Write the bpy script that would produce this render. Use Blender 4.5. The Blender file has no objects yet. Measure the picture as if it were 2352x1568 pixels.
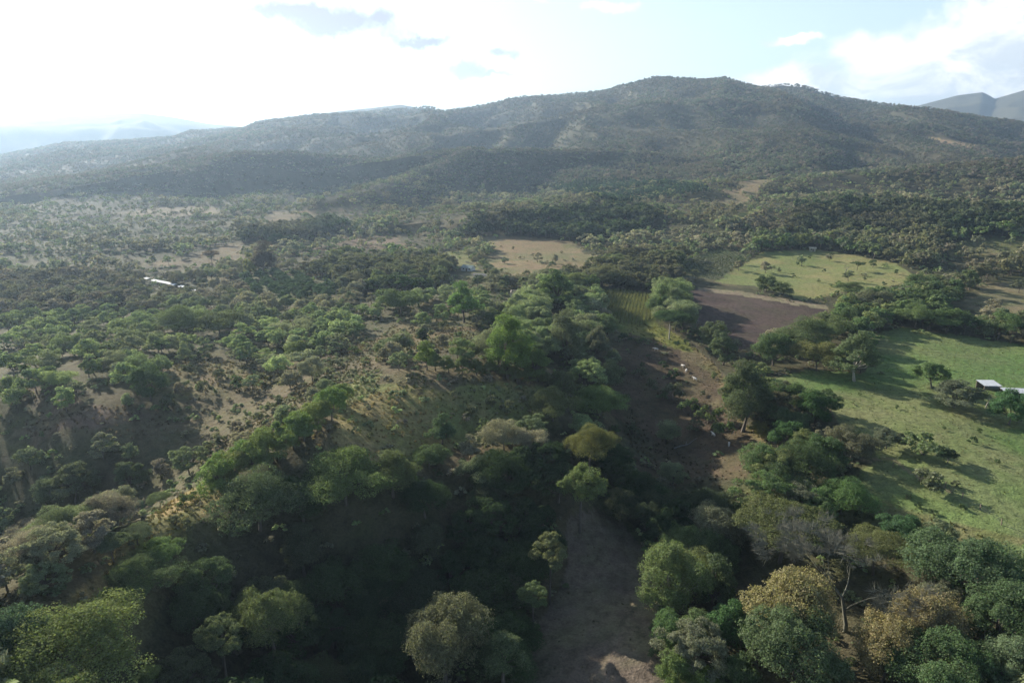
import bpy, bmesh, math, random
import numpy as np
from mathutils import Vector, Matrix

# ------------------------------------------------------------------ camera, world, sun, exposure
SC = bpy.context.scene
COL = SC.collection
PW, PH = 2352.0, 1568.0            # the photograph's frame as it was measured
FPX = 1566.0
PITCH = math.radians(16.2)
CAMH = 70.0
CP, SP = math.cos(PITCH), math.sin(PITCH)
cam = bpy.data.cameras.new('camera')
cam.sensor_width = 36.0
cam.lens = 36.0 * FPX / PW
cam.clip_start = 0.5
cam.clip_end = 40000
camo = bpy.data.objects.new('camera', cam)
COL.objects.link(camo)
camo.location = (0, 0, CAMH)
camo.rotation_euler = (math.pi / 2 - PITCH, 0, 0)
SC.camera = camo

SUN_EL = math.radians(21.5)
SUN_AZ = math.radians(-43.0)       # from +Y, clockwise positive: the sun stands behind the hills, off to the left
SUN_DIR = Vector((math.sin(SUN_AZ) * math.cos(SUN_EL), math.cos(SUN_AZ) * math.cos(SUN_EL), math.sin(SUN_EL)))
sl = bpy.data.lights.new('sun', 'SUN')
sl.energy = 5.0
sl.angle = math.radians(0.5)
sl.color = (1.0, 0.92, 0.80)
so = bpy.data.objects.new('sun', sl)
COL.objects.link(so)
so.rotation_euler = SUN_DIR.to_track_quat('Z', 'Y').to_euler()
so.location = (-300, 300, 300)

SC.view_settings.view_transform = 'Standard'
SC.view_settings.look = 'None'
SC.view_settings.exposure = 1.12
SC.view_settings.gamma = 1.0
SC.cycles.use_denoising = True
SC.cycles.max_bounces = 6
SC.cycles.diffuse_bounces = 2
SC.cycles.glossy_bounces = 1
SC.cycles.transmission_bounces = 3
SC.cycles.transparent_max_bounces = 6
SC.cycles.volume_bounces = 0
SC.cycles.caustics_reflective = False
SC.cycles.caustics_refractive = False
SC.cycles.use_adaptive_sampling = True
SC.cycles.adaptive_threshold = 0.02

world = bpy.data.worlds.new('World')
SC.world = world
world.use_nodes = True


class NT:
    """small helper for node trees"""
    def __init__(s, tree):
        s.t = tree
        for n in list(tree.nodes):
            tree.nodes.remove(n)
    def n(s, typ, **kw):
        nd = s.t.nodes.new(typ)
        for k, v in kw.items():
            setattr(nd, k, v)
        return nd
    def link(s, a, b):
        s.t.links.new(a, b)
    def setin(s, sock, v):
        if hasattr(v, 'is_linked') or isinstance(v, bpy.types.NodeSocket):
            s.link(v, sock)
        else:
            sock.default_value = v
    def m(s, op, a, b=0.0, c=0.0, clamp=False):
        nd = s.n('ShaderNodeMath', operation=op)
        nd.use_clamp = clamp
        s.setin(nd.inputs[0], a); s.setin(nd.inputs[1], b); s.setin(nd.inputs[2], c)
        return nd.outputs[0]
    def vm(s, op, a, b=(0, 0, 0)):
        nd = s.n('ShaderNodeVectorMath', operation=op)
        s.setin(nd.inputs[0], a)
        if op == 'SCALE':
            s.setin(nd.inputs[3], b)
        else:
            s.setin(nd.inputs[1], b)
        return nd
    def noise(s, vec, scale, detail=4.0, rough=0.55, dist=0.0, dims='3D'):
        nd = s.n('ShaderNodeTexNoise', noise_dimensions=dims)
        if vec is not None:
            s.link(vec, nd.inputs['Vector'])
        nd.inputs['Scale'].default_value = scale
        nd.inputs['Detail'].default_value = detail
        nd.inputs['Roughness'].default_value = rough
        nd.inputs['Distortion'].default_value = dist
        return nd
    def mix(s, fac, a, b, blend='MIX'):
        nd = s.n('ShaderNodeMix', data_type='RGBA', blend_type=blend)
        s.setin(nd.inputs[0], fac)
        s.setin(nd.inputs[6], a if not isinstance(a, tuple) else tuple(a) + (1,) * (4 - len(a)))
        s.setin(nd.inputs[7], b if not isinstance(b, tuple) else tuple(b) + (1,) * (4 - len(b)))
        return nd.outputs[2]
    def rng(s, v, a, b, c=0.0, d=1.0, smooth=False):
        nd = s.n('ShaderNodeMapRange')
        if smooth:
            nd.interpolation_type = 'SMOOTHSTEP'
        s.setin(nd.inputs[0], v)
        for i, x in enumerate((a, b, c, d)):
            nd.inputs[i + 1].default_value = x
        return nd.outputs[0]


def pix_dir(u, v):
    xr = (np.asarray(u, float) - PW / 2) / FPX
    yr = (PH / 2 - np.asarray(v, float)) / FPX
    return xr, CP + yr * SP, -SP + yr * CP


def pix_azel(u, v):
    x, y, z = pix_dir(u, v)
    return np.arctan2(x, y), np.arctan2(z, np.hypot(x, y))


def project(x, y, z):
    """world -> photograph pixel, and depth"""
    dz = z - CAMH
    d = y * CP - dz * SP
    up = y * SP + dz * CP
    d = np.where(d < 1e-3, 1e-3, d)
    return PW / 2 + FPX * x / d, PH / 2 - FPX * up / d, d


def build_world():
    w = NT(world.node_tree)
    out = w.n('ShaderNodeOutputWorld')
    sky = w.n('ShaderNodeTexSky', sky_type='NISHITA')
    sky.sun_disc = False
    sky.sun_elevation = SUN_EL
    sky.sun_rotation = SUN_AZ
    sky.altitude = 500
    sky.air_density = 1.0
    sky.dust_density = 1.6
    sky.ozone_density = 1.0
    base = w.vm('SCALE', sky.outputs[0], SKY_STRENGTH).outputs[0]
    tc = w.n('ShaderNodeTexCoord')
    d = tc.outputs['Generated']
    sep = w.n('ShaderNodeSeparateXYZ'); w.link(d, sep.inputs[0])
    az = w.m('ARCTAN2', sep.outputs[0], sep.outputs[1])
    el = w.m('ARCSINE', sep.outputs[2])
    # wobble of the cloud outlines
    wob = w.noise(d, 9.0, 6.0, 0.62)
    wsep = w.n('ShaderNodeSeparateColor'); w.link(wob.outputs['Color'], wsep.inputs[0])
    wa = w.m('MULTIPLY', w.m('SUBTRACT', wsep.outputs[0], 0.5), 0.16)
    we = w.m('MULTIPLY', w.m('SUBTRACT', wsep.outputs[1], 0.5), 0.075)
    azw, elw = w.m('ADD', az, wa), w.m('ADD', el, we)
    fine = w.noise(d, 26.0, 7.0, 0.6, 0.3).outputs[0]
    def blob(u, v, wu, hv, tilt=0.0, e0=1.0, e1=0.1):
        a0, b0 = pix_azel(u, v)
        a1, _ = pix_azel(u + wu, v)
        _, b1 = pix_azel(u, v - hv)
        x = w.m('SUBTRACT', azw, float(a0)); y = w.m('SUBTRACT', elw, float(b0))
        if tilt:
            y = w.m('ADD', y, w.m('MULTIPLY', x, -tilt))
        r = w.m('ADD', w.m('POWER', w.m('DIVIDE', x, float(abs(a1 - a0))), 2.0), w.m('POWER', w.m('DIVIDE', y, float(abs(b1 - b0))), 2.0))
        r = w.m('ADD', r, w.m('MULTIPLY', w.m('SUBTRACT', fine, 0.5), 1.1))
        return w.rng(r, e0, e1, 0.0, 1.0, True)
    def union(*bs):
        o = bs[0]
        for b in bs[1:]:
            o = w.m('MAXIMUM', o, b)
        return o
    # glare about the sun and the bright veil towards the left
    sd = w.n('ShaderNodeVectorMath', operation='DOT_PRODUCT')
    w.link(d, sd.inputs[0]); sd.inputs[1].default_value = tuple(SUN_DIR)
    cosg = sd.outputs['Value']
    veil = w.m('POWER', w.m('MAXIMUM', cosg, 0.0), 3.2)
    lowv = w.rng(el, -0.05, 0.75, 1.0, 0.25)
    veil = w.m('MULTIPLY', veil, lowv)
    streak = w.noise(w.vm('MULTIPLY', d, (1.0, 1.0, 5.0)).outputs[0], 3.0, 5.0, 0.6).outputs[0]
    veil = w.m('MULTIPLY', veil, w.rng(streak, 0.3, 0.75, 0.75, 1.25))
    c = w.mix(w.m('MULTIPLY', veil, 1.0, clamp=True), base, (.52, .525, .52))
    # pale milky sky near the horizon
    hz = w.rng(el, 0.0, 0.55, 1.0, 0.0, True)
    c = w.mix(w.m('MULTIPLY', hz, 0.6), c, (0.46, 0.58, 0.64))
    # white cumulus bank at the right
    bank = union(blob(2280, 90, 330, 110, 0.0), blob(2352, 190, 620, 105), blob(1900, 185, 380, 50), blob(2100, 130, 330, 75), blob(2330, 10, 220, 100), blob(1820, 95, 80, 14), blob(2520, 90, 380, 190))
    tone = w.noise(w.vm('MULTIPLY', d, (1.0, 1.0, 2.2)).outputs[0], 11.0, 7.0, 0.6, 0.5).outputs[0]
    ccol = w.mix(w.rng(tone, 0.40, 0.62, 0.0, 1.0, True), (0.42, 0.46, 0.50), (0.72, 0.72, 0.72))
    c = w.mix(w.m('MULTIPLY', bank, 0.95), c, ccol)
    # small puffs high up
    puff = union(blob(1430, 5, 60, 14), blob(1250, 8, 40, 8), blob(600, 18, 120, 30))
    c = w.mix(w.m('MULTIPLY', puff, 0.8), c, (.56, .56, .55))
    # grey undersides against the bright veil
    g1 = union(blob(780, 60, 230, 40, -0.06), blob(690, 45, 150, 30), blob(905, 62, 75, 32), blob(985, 97, 95, 16), blob(770, 0, 40, 10))
    c = w.mix(w.m('MULTIPLY', g1, 0.88), c, (0.190, 0.180, 0.215))
    g2 = union(blob(620, 195, 160, 34), blob(560, 130, 150, 20), blob(560, 170, 260, 20), blob(470, 115, 160, 14))
    c = w.mix(w.m('MULTIPLY', g2, 0.75), c, (0.245, 0.245, 0.275))
    g3 = union(blob(1060, 165, 55, 20), blob(1155, 134, 45, 11), blob(1100, 172, 75, 7))
    c = w.mix(w.m('MULTIPLY', g3, 0.7), c, (0.21, 0.205, 0.235))
    bg = w.n('ShaderNodeBackground')
    w.link(c, bg.inputs[0]); bg.inputs[1].default_value = 1.0
    w.link(bg.outputs[0], out.inputs[0])


SKY_STRENGTH = 0.075
build_world()

# ------------------------------------------------------------------ noise in numpy
def _hash(ix, iy, seed):
    n = (ix.astype(np.int64) * 374761393 + iy.astype(np.int64) * 668265263 + seed * 1442695041) & 0x7fffffff
    n = ((n ^ (n >> 13)) * 1274126177) & 0x7fffffff
    n = n ^ (n >> 16)
    return (n & 0xffff) / 65535.0


def vnoise(x, y, seed=0):
    ix, iy = np.floor(x), np.floor(y)
    fx, fy = x - ix, y - iy
    fx = fx * fx * fx * (fx * (fx * 6 - 15) + 10); fy = fy * fy * fy * (fy * (fy * 6 - 15) + 10)
    a, b = _hash(ix, iy, seed), _hash(ix + 1, iy, seed)
    c, d = _hash(ix, iy + 1, seed), _hash(ix + 1, iy + 1, seed)
    return (a * (1 - fx) + b * fx) * (1 - fy) + (c * (1 - fx) + d * fx) * fy


def fbm(x, y, scale, octv=4, seed=0, gain=0.5):
    s, amp, tot = 0.0, 1.0, 0.0
    x = np.asarray(x, float) / scale; y = np.asarray(y, float) / scale
    for i in range(octv):
        s = s + amp * vnoise(x * (2.03 ** i) + i * 17.3, y * (2.03 ** i) - i * 9.1, seed + i)
        tot += amp; amp *= gain
    return s / tot          # 0..1


def sstep(a, b, x):
    t = np.clip((x - a) / (b - a), 0, 1)
    return t * t * (3 - 2 * t)


# ------------------------------------------------------------------ the lie of the land
def at_dist(u, v, r):
    """world point seen at pixel (u, v) at horizontal distance r"""
    x, y, z = pix_dir(u, v)
    k = r / math.hypot(x, y)
    return (x * k, y * k, CAMH + z * k)


def on_level(u, v, z0):
    x, y, z = pix_dir(u, v)
    k = (z0 - CAMH) / z
    return (x * k, y * k, z0)


NEAR = [(2352, 800, 0), (2000, 760, 0), (2352, 1000, 0), (2000, 900, 0), (1780, 870, 0), (2352, 1300, 0), (2100, 1200, 0), (1950, 1150, -1),
        (2200, 1550, -4), (1700, 1500, -8), (1420, 1300, -9), (1450, 1480, -6), (1300, 1560, -9), (1500, 1150, -10), (1600, 1060, -7),
        (1730, 1060, -2), (1690, 900, -1), (1500, 800, 0), (1450, 900, -4), (1420, 1000, -8), (1300, 700, 5), (1300, 850, 9), (1300, 950, 8),
        (1250, 1030, 1), (1100, 1100, -4), (1000, 1250, -9), (1150, 1350, -11), (800, 1400, -8), (1000, 1500, -10), (600, 1500, -7),
        (1000, 900, 13.5), (850, 950, 13.5), (1100, 930, 13.5), (950, 1040, 13.5), (1060, 1000, 14.2), (820, 1060, 14.2), (1060, 790, 10.5), (940, 790, 11), (1140, 850, 12.5), (1180, 960, 12.5), (700, 890, 11.5), (560, 980, 9), (720, 1050, 15), (830, 870, 14), (640, 1010, 16), (480, 1110, 17),
        (330, 1200, 16), (200, 1350, 15), (100, 1500, 12), (600, 1250, 0), (460, 1400, 0), (300, 1540, 4), (150, 1250, -12), (50, 1400, -10), (0, 900, 9), (120, 1045, 6),
        (350, 1130, -3), (30, 1160, -6), (500, 950, 4), (200, 950, 9), (0, 800, 2), (400, 750, 3), (600, 850, 6), (800, 750, 6), (1000, 700, 7),
        (700, 650, 2), (300, 650, 0), (50, 600, 0), (1100, 600, 0), (1500, 600, 0), (1800, 600, 0), (2300, 650, 0), (1300, 560, 0),
        (500, 560, 0), (2000, 560, 2)]
_np = np.array([on_level(u, v, z) for u, v, z in NEAR] + [(-150, 0, -4), (150, 0, -4), (0, -60, -6), (-200, -150, 0), (200, -150, 0), (0, 20, -9), (-60, 30, 2), (70, 30, -5)])


def _tps_fit(P):
    n = len(P)
    X = P[:, :2] / 100.0
    r2 = ((X[:, None] - X[None]) ** 2).sum(-1)
    K = np.where(r2 > 0, 0.5 * r2 * np.log(r2 + 1e-12), 0) + np.eye(n) * 0.02
    A = np.zeros((n + 3, n + 3)); A[:n, :n] = K; A[:n, n] = 1; A[:n, n + 1:] = X; A[n, :n] = 1; A[n + 1:, :n] = X.T
    b = np.zeros(n + 3); b[:n] = P[:, 2]
    return X, np.linalg.solve(A, b)


_TX, _TW = _tps_fit(_np)


def near_h(x, y):
    sh = np.shape(x); x = np.ravel(x) / 100.0; y = np.ravel(y) / 100.0
    out = _TW[-3] + _TW[-2] * x + _TW[-1] * y
    for i in range(len(_TX)):
        r2 = (x - _TX[i, 0]) ** 2 + (y - _TX[i, 1]) ** 2
        out = out + _TW[i] * 0.5 * r2 * np.log(r2 + 1e-12)
    return out.reshape(sh)


def crest(pts, extra_slope=None):
    """table azimuth -> tangent of elevation, from silhouette pixels"""
    a, e = zip(*[pix_azel(u, v) for u, v in pts])
    return np.array(a), np.tan(np.array(e))


MAIN = crest([(-500, 395), (-200, 375), (0, 355), (150, 327), (300, 320), (400, 313), (440, 298), (560, 291), (590, 278), (640, 270), (740, 264), (870, 251),
              (985, 242), (1020, 252), (1140, 239), (1200, 225), (1300, 214), (1400, 205), (1450, 194), (1500, 183), (1545, 181), (1600, 187), (1665, 180), (1700, 190), (1740, 197),
              (1800, 189), (1850, 194), (1890, 208), (1940, 222), (2060, 238), (2200, 257), (2352, 280), (2600, 320), (2900, 350)])
FARL = crest([(-700, 300), (-300, 290), (0, 277), (100, 271), (200, 264), (320, 258), (400, 268), (480, 284), (560, 291), (700, 320), (900, 360)])
FARC = crest([(600, 330), (700, 290), (740, 260), (800, 253), (860, 247), (920, 240), (960, 247), (1040, 290), (1100, 330)])
FARR = crest([(1900, 330), (2000, 280), (2110, 241), (2200, 217), (2258, 210), (2275, 219), (2285, 226), (2352, 206), (2480, 180), (2700, 200), (3000, 260)])
D_MAIN = 2300.0
MAIN = (MAIN[0], MAIN[1] - 4.5 / FPX)

# ridges and spurs: (pixel u, pixel v, distance) along the crest, slope towards the camera, slope behind
RIDGES = [
    ([(1000, 352, 1010), (1080, 346, 1030), (1180, 346, 1050), (1330, 347, 1070), (1480, 352, 1090), (1600, 362, 1080), (1660, 385, 1040)], 1.0, 0.16),
    ([(1080, 346, 1030), (1010, 378, 960), (940, 405, 890), (850, 433, 800), (760, 458, 720)], 0.42, 0.42),
    ([(440, 392, 960), (480, 372, 1000), (560, 357, 1040), (680, 352, 1060), (800, 362, 1080), (900, 368, 1100)], 0.95, 0.14),
    ([(1650, 340, 1250), (1800, 330, 1300), (1940, 350, 1250), (2040, 375, 1150), (2060, 400, 1060)], 0.9, 0.15),
    ([(1400, 240, 1950), (1480, 270, 1700), (1560, 300, 1450), (1640, 335, 1250)], 0.32, 0.32),
    ([(1850, 215, 2100), (1960, 280, 1750), (2080, 320, 1450), (2200, 350, 1250)], 0.30, 0.30),
    ([(1100, 262, 2000), (1000, 290, 1700), (900, 318, 1450), (830, 340, 1250)], 0.28, 0.28),
    ([(700, 290, 1900), (600, 310, 1650), (500, 335, 1400), (420, 352, 1200)], 0.26, 0.26),
    ([(1060, 500, 560), (1200, 478, 590), (1330, 462, 620), (1440, 470, 640), (1520, 480, 640)], 0.45, 0.12),
    ([(1600, 440, 740), (1680, 415, 800), (1760, 415, 820), (1850, 430, 800)], 0.24, 0.12),
    ([(1660, 500, 560), (1720, 480, 600), (1790, 478, 620)], 0.2, 0.1),
    ([(1850, 465, 660), (2000, 455, 680), (2150, 470, 660), (2352, 480, 640)], 0.18, 0.1),
    ([(1850, 412, 860), (2000, 400, 900), (2150, 385, 950), (2352, 370, 980)], 0.25, 0.12),
]
GULLIES = [([(1745, 205, 2250), (1850, 262, 1900), (1925, 300, 1650), (1950, 330, 1480)], 26, 70),
           ([(1330, 222, 2200), (1300, 262, 1900), (1280, 300, 1650)], 14, 90),
           ([(1000, 262, 2150), (930, 290, 1850)], 16, 80)]


def seg_field(x, y, pts, sf, sb):
    """height of a sharp ridge with sides of slope sf (camera side) and sb (far side)"""
    P = [at_dist(*p) for p in pts]
    best = np.full(np.shape(x), -1e3)
    for (x0, y0, z0), (x1, y1, z1) in zip(P[:-1], P[1:]):
        dx, dy = x1 - x0, y1 - y0
        L2 = dx * dx + dy * dy
        t = np.clip(((x - x0) * dx + (y - y0) * dy) / L2, 0, 1)
        px, py = x0 + t * dx, y0 + t * dy
        d = np.hypot(x - px, y - py)
        side = np.hypot(x, y) - np.hypot(px, py)
        s = np.where(side < 0, sf, sb)
        dd = np.sqrt(d * d + 144) - 12
        best = np.maximum(best, z0 + t * (z1 - z0) - dd * s)
    return best


def smax(a, b, k):
    h = np.clip(0.5 + 0.5 * (a - b) / k, 0, 1)
    return b * (1 - h) + a * h + k * h * (1 - h)


def height(x, y):
    x = np.asarray(x, float); y = np.asarray(y, float)
    r = np.hypot(x, y); th = np.arctan2(x, y)
    nf = 1 - sstep(380, 620, r)
    nf = nf * (1 - sstep(120, 320, np.hypot(x, y) * (y < 0)))
    h = near_h(x, y) * nf
    h = h + (fbm(x, y, 45, 3, 5) - 0.5) * 2.4 * sstep(30, 120, r)
    # rolling country before the hills
    h = h + sstep(350, 900, r) * (fbm(x, y, 170, 4, 11) - 0.42) * 26
    # main massif
    te = np.interp(th, MAIN[0], MAIN[1])
    fade = 1 - sstep(0.75, 1.15, np.abs(th))
    zc = (CAMH + D_MAIN * te)
    t = (r - 760) / (D_MAIN - 760)
    prof = np.clip(t, 0, 1)
    prof = 0.35 * prof + 0.65 * prof * prof * (3 - 2 * prof)
    hm = zc * prof
    warp = (fbm(x, y, 420, 3, 21) - 0.5) * 260
    rid = 1 - np.abs(2 * fbm(x + warp, y * 0.55, 300, 4, 31) - 1) * 1.0
    env = np.sin(np.pi * np.clip(t, 0, 1)) ** 0.8
    hm = hm + (rid - 0.78) * 115 * env * np.clip(zc / 180, 0.25, 1)
    back = np.clip((r - D_MAIN) / 1500, 0, 1)
    hm = np.where(r > D_MAIN, zc * (1 - back) ** 1.5, hm) * fade
    h = np.where(t > 0, np.maximum(h * (1 - sstep(0, 0.5, t)) + 0, 0) + hm, h)
    for pts, depth, w in GULLIES:
        P = [at_dist(*p) for p in pts]
        dmin = np.full(np.shape(x), 1e9)
        for (x0, y0, _), (x1, y1, _) in zip(P[:-1], P[1:]):
            dx, dy = x1 - x0, y1 - y0
            tt = np.clip(((x - x0) * dx + (y - y0) * dy) / (dx * dx + dy * dy), 0, 1)
            dmin = np.minimum(dmin, np.hypot(x - x0 - tt * dx, y - y0 - tt * dy))
        h = h - depth * np.exp(-(dmin / w) ** 2) * (r < D_MAIN * 0.99)
    rough = (fbm(x, y, 70, 4, 41) - 0.5)
    for pts, sf, sb in RIDGES:
        f = seg_field(x, y, pts, sf, sb)
        h = smax(h, f + rough * 7, 5.0)
    for (a, te2), D, wf, wb in ((FARL, 4000, 1300, 1300), (FARC, 3500, 900, 900), (FARR, 5200, 1700, 1500)):
        z2 = CAMH + D * np.interp(th, a, te2, left=-1, right=-1)
        q = np.where(r < D, (D - r) / wf, (r - D) / wb)
        q = np.clip(q, 0, 1)
        rr = (1 - np.abs(2 * fbm(x, y, 650, 4, 61) - 1) - 0.75) * 150 * np.sin(np.pi * q)
        h = np.maximum(h, np.where((z2 > 0) & (q < 1), z2 * (1 - q) ** 1.25 + rr, -50))
    return h


# ---- polar sheet: fine across the view, coarse elsewhere
fine = np.radians(np.arange(-46, 46.01, 0.14))
left = np.radians(np.concatenate([np.arange(-180, -60, 4.0), np.arange(-60, -46, 1.0)]))
TH = np.concatenate([left, fine, -left[::-1][:-1]])
RR = np.concatenate([[4, 9, 16, 24], np.exp(np.arange(math.log(30), math.log(11000), 0.0085))])
NTh, NR = len(TH), len(RR)
GX = RR[:, None] * np.sin(TH)[None]; GY = RR[:, None] * np.cos(TH)[None]
GZ = height(GX, GY)
LR = np.log(RR)


def ground(x, y):
    """height of the sheet, read off the grid"""
    x = np.asarray(x, float); y = np.asarray(y, float)
    r = np.clip(np.hypot(x, y), RR[0], RR[-1]); th = np.arctan2(x, y)
    fi = np.interp(np.log(r), LR, np.arange(NR)); fj = np.interp(th, TH, np.arange(NTh))
    i = np.clip(fi.astype(int), 0, NR - 2); j = np.clip(fj.astype(int), 0, NTh - 2)
    a, b = fi - i, fj - j
    return (GZ[i, j] * (1 - a) + GZ[i + 1, j] * a) * (1 - b) + (GZ[i, j + 1] * (1 - a) + GZ[i + 1, j + 1] * a) * b


_T = np.exp(np.arange(math.log(25), math.log(9000), 0.004))


def hit(u, v, lift=0.0):
    """where the sight line through (u, v) meets the ground raised by lift"""
    dx, dy, dz = pix_dir(u, v)
    n = math.sqrt(dx * dx + dy * dy + dz * dz)
    X, Y, Z = _T * dx / n, _T * dy / n, CAMH + _T * dz / n
    below = Z < ground(X, Y) + lift
    k = int(np.argmax(below)) if below.any() else len(_T) - 1
    x, y = X[k], Y[k]
    return float(x), float(y), float(ground(x, y))


def visible(x, y, z, n=60):
    """fraction-of-sight test: True where the ground does not hide the point"""
    t = np.linspace(0.08, 0.97, n)[:, None]
    gx, gy, gz = t * x[None], t * y[None], CAMH + t * (z[None] - CAMH)
    return ~(ground(gx, gy) > gz + 1.0).any(0)


def inpoly(u, v, poly):
    u = np.asarray(u, float); v = np.asarray(v, float)
    c = np.zeros(u.shape, bool)
    n = len(poly)
    for i in range(n):
        x0, y0 = poly[i]; x1, y1 = poly[(i + 1) % n]
        if y0 == y1:
            continue
        cond = ((y0 > v) != (y1 > v)) & (u < (x1 - x0) * (v - y0) / (y1 - y0) + x0)
        c ^= cond
    return c

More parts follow.
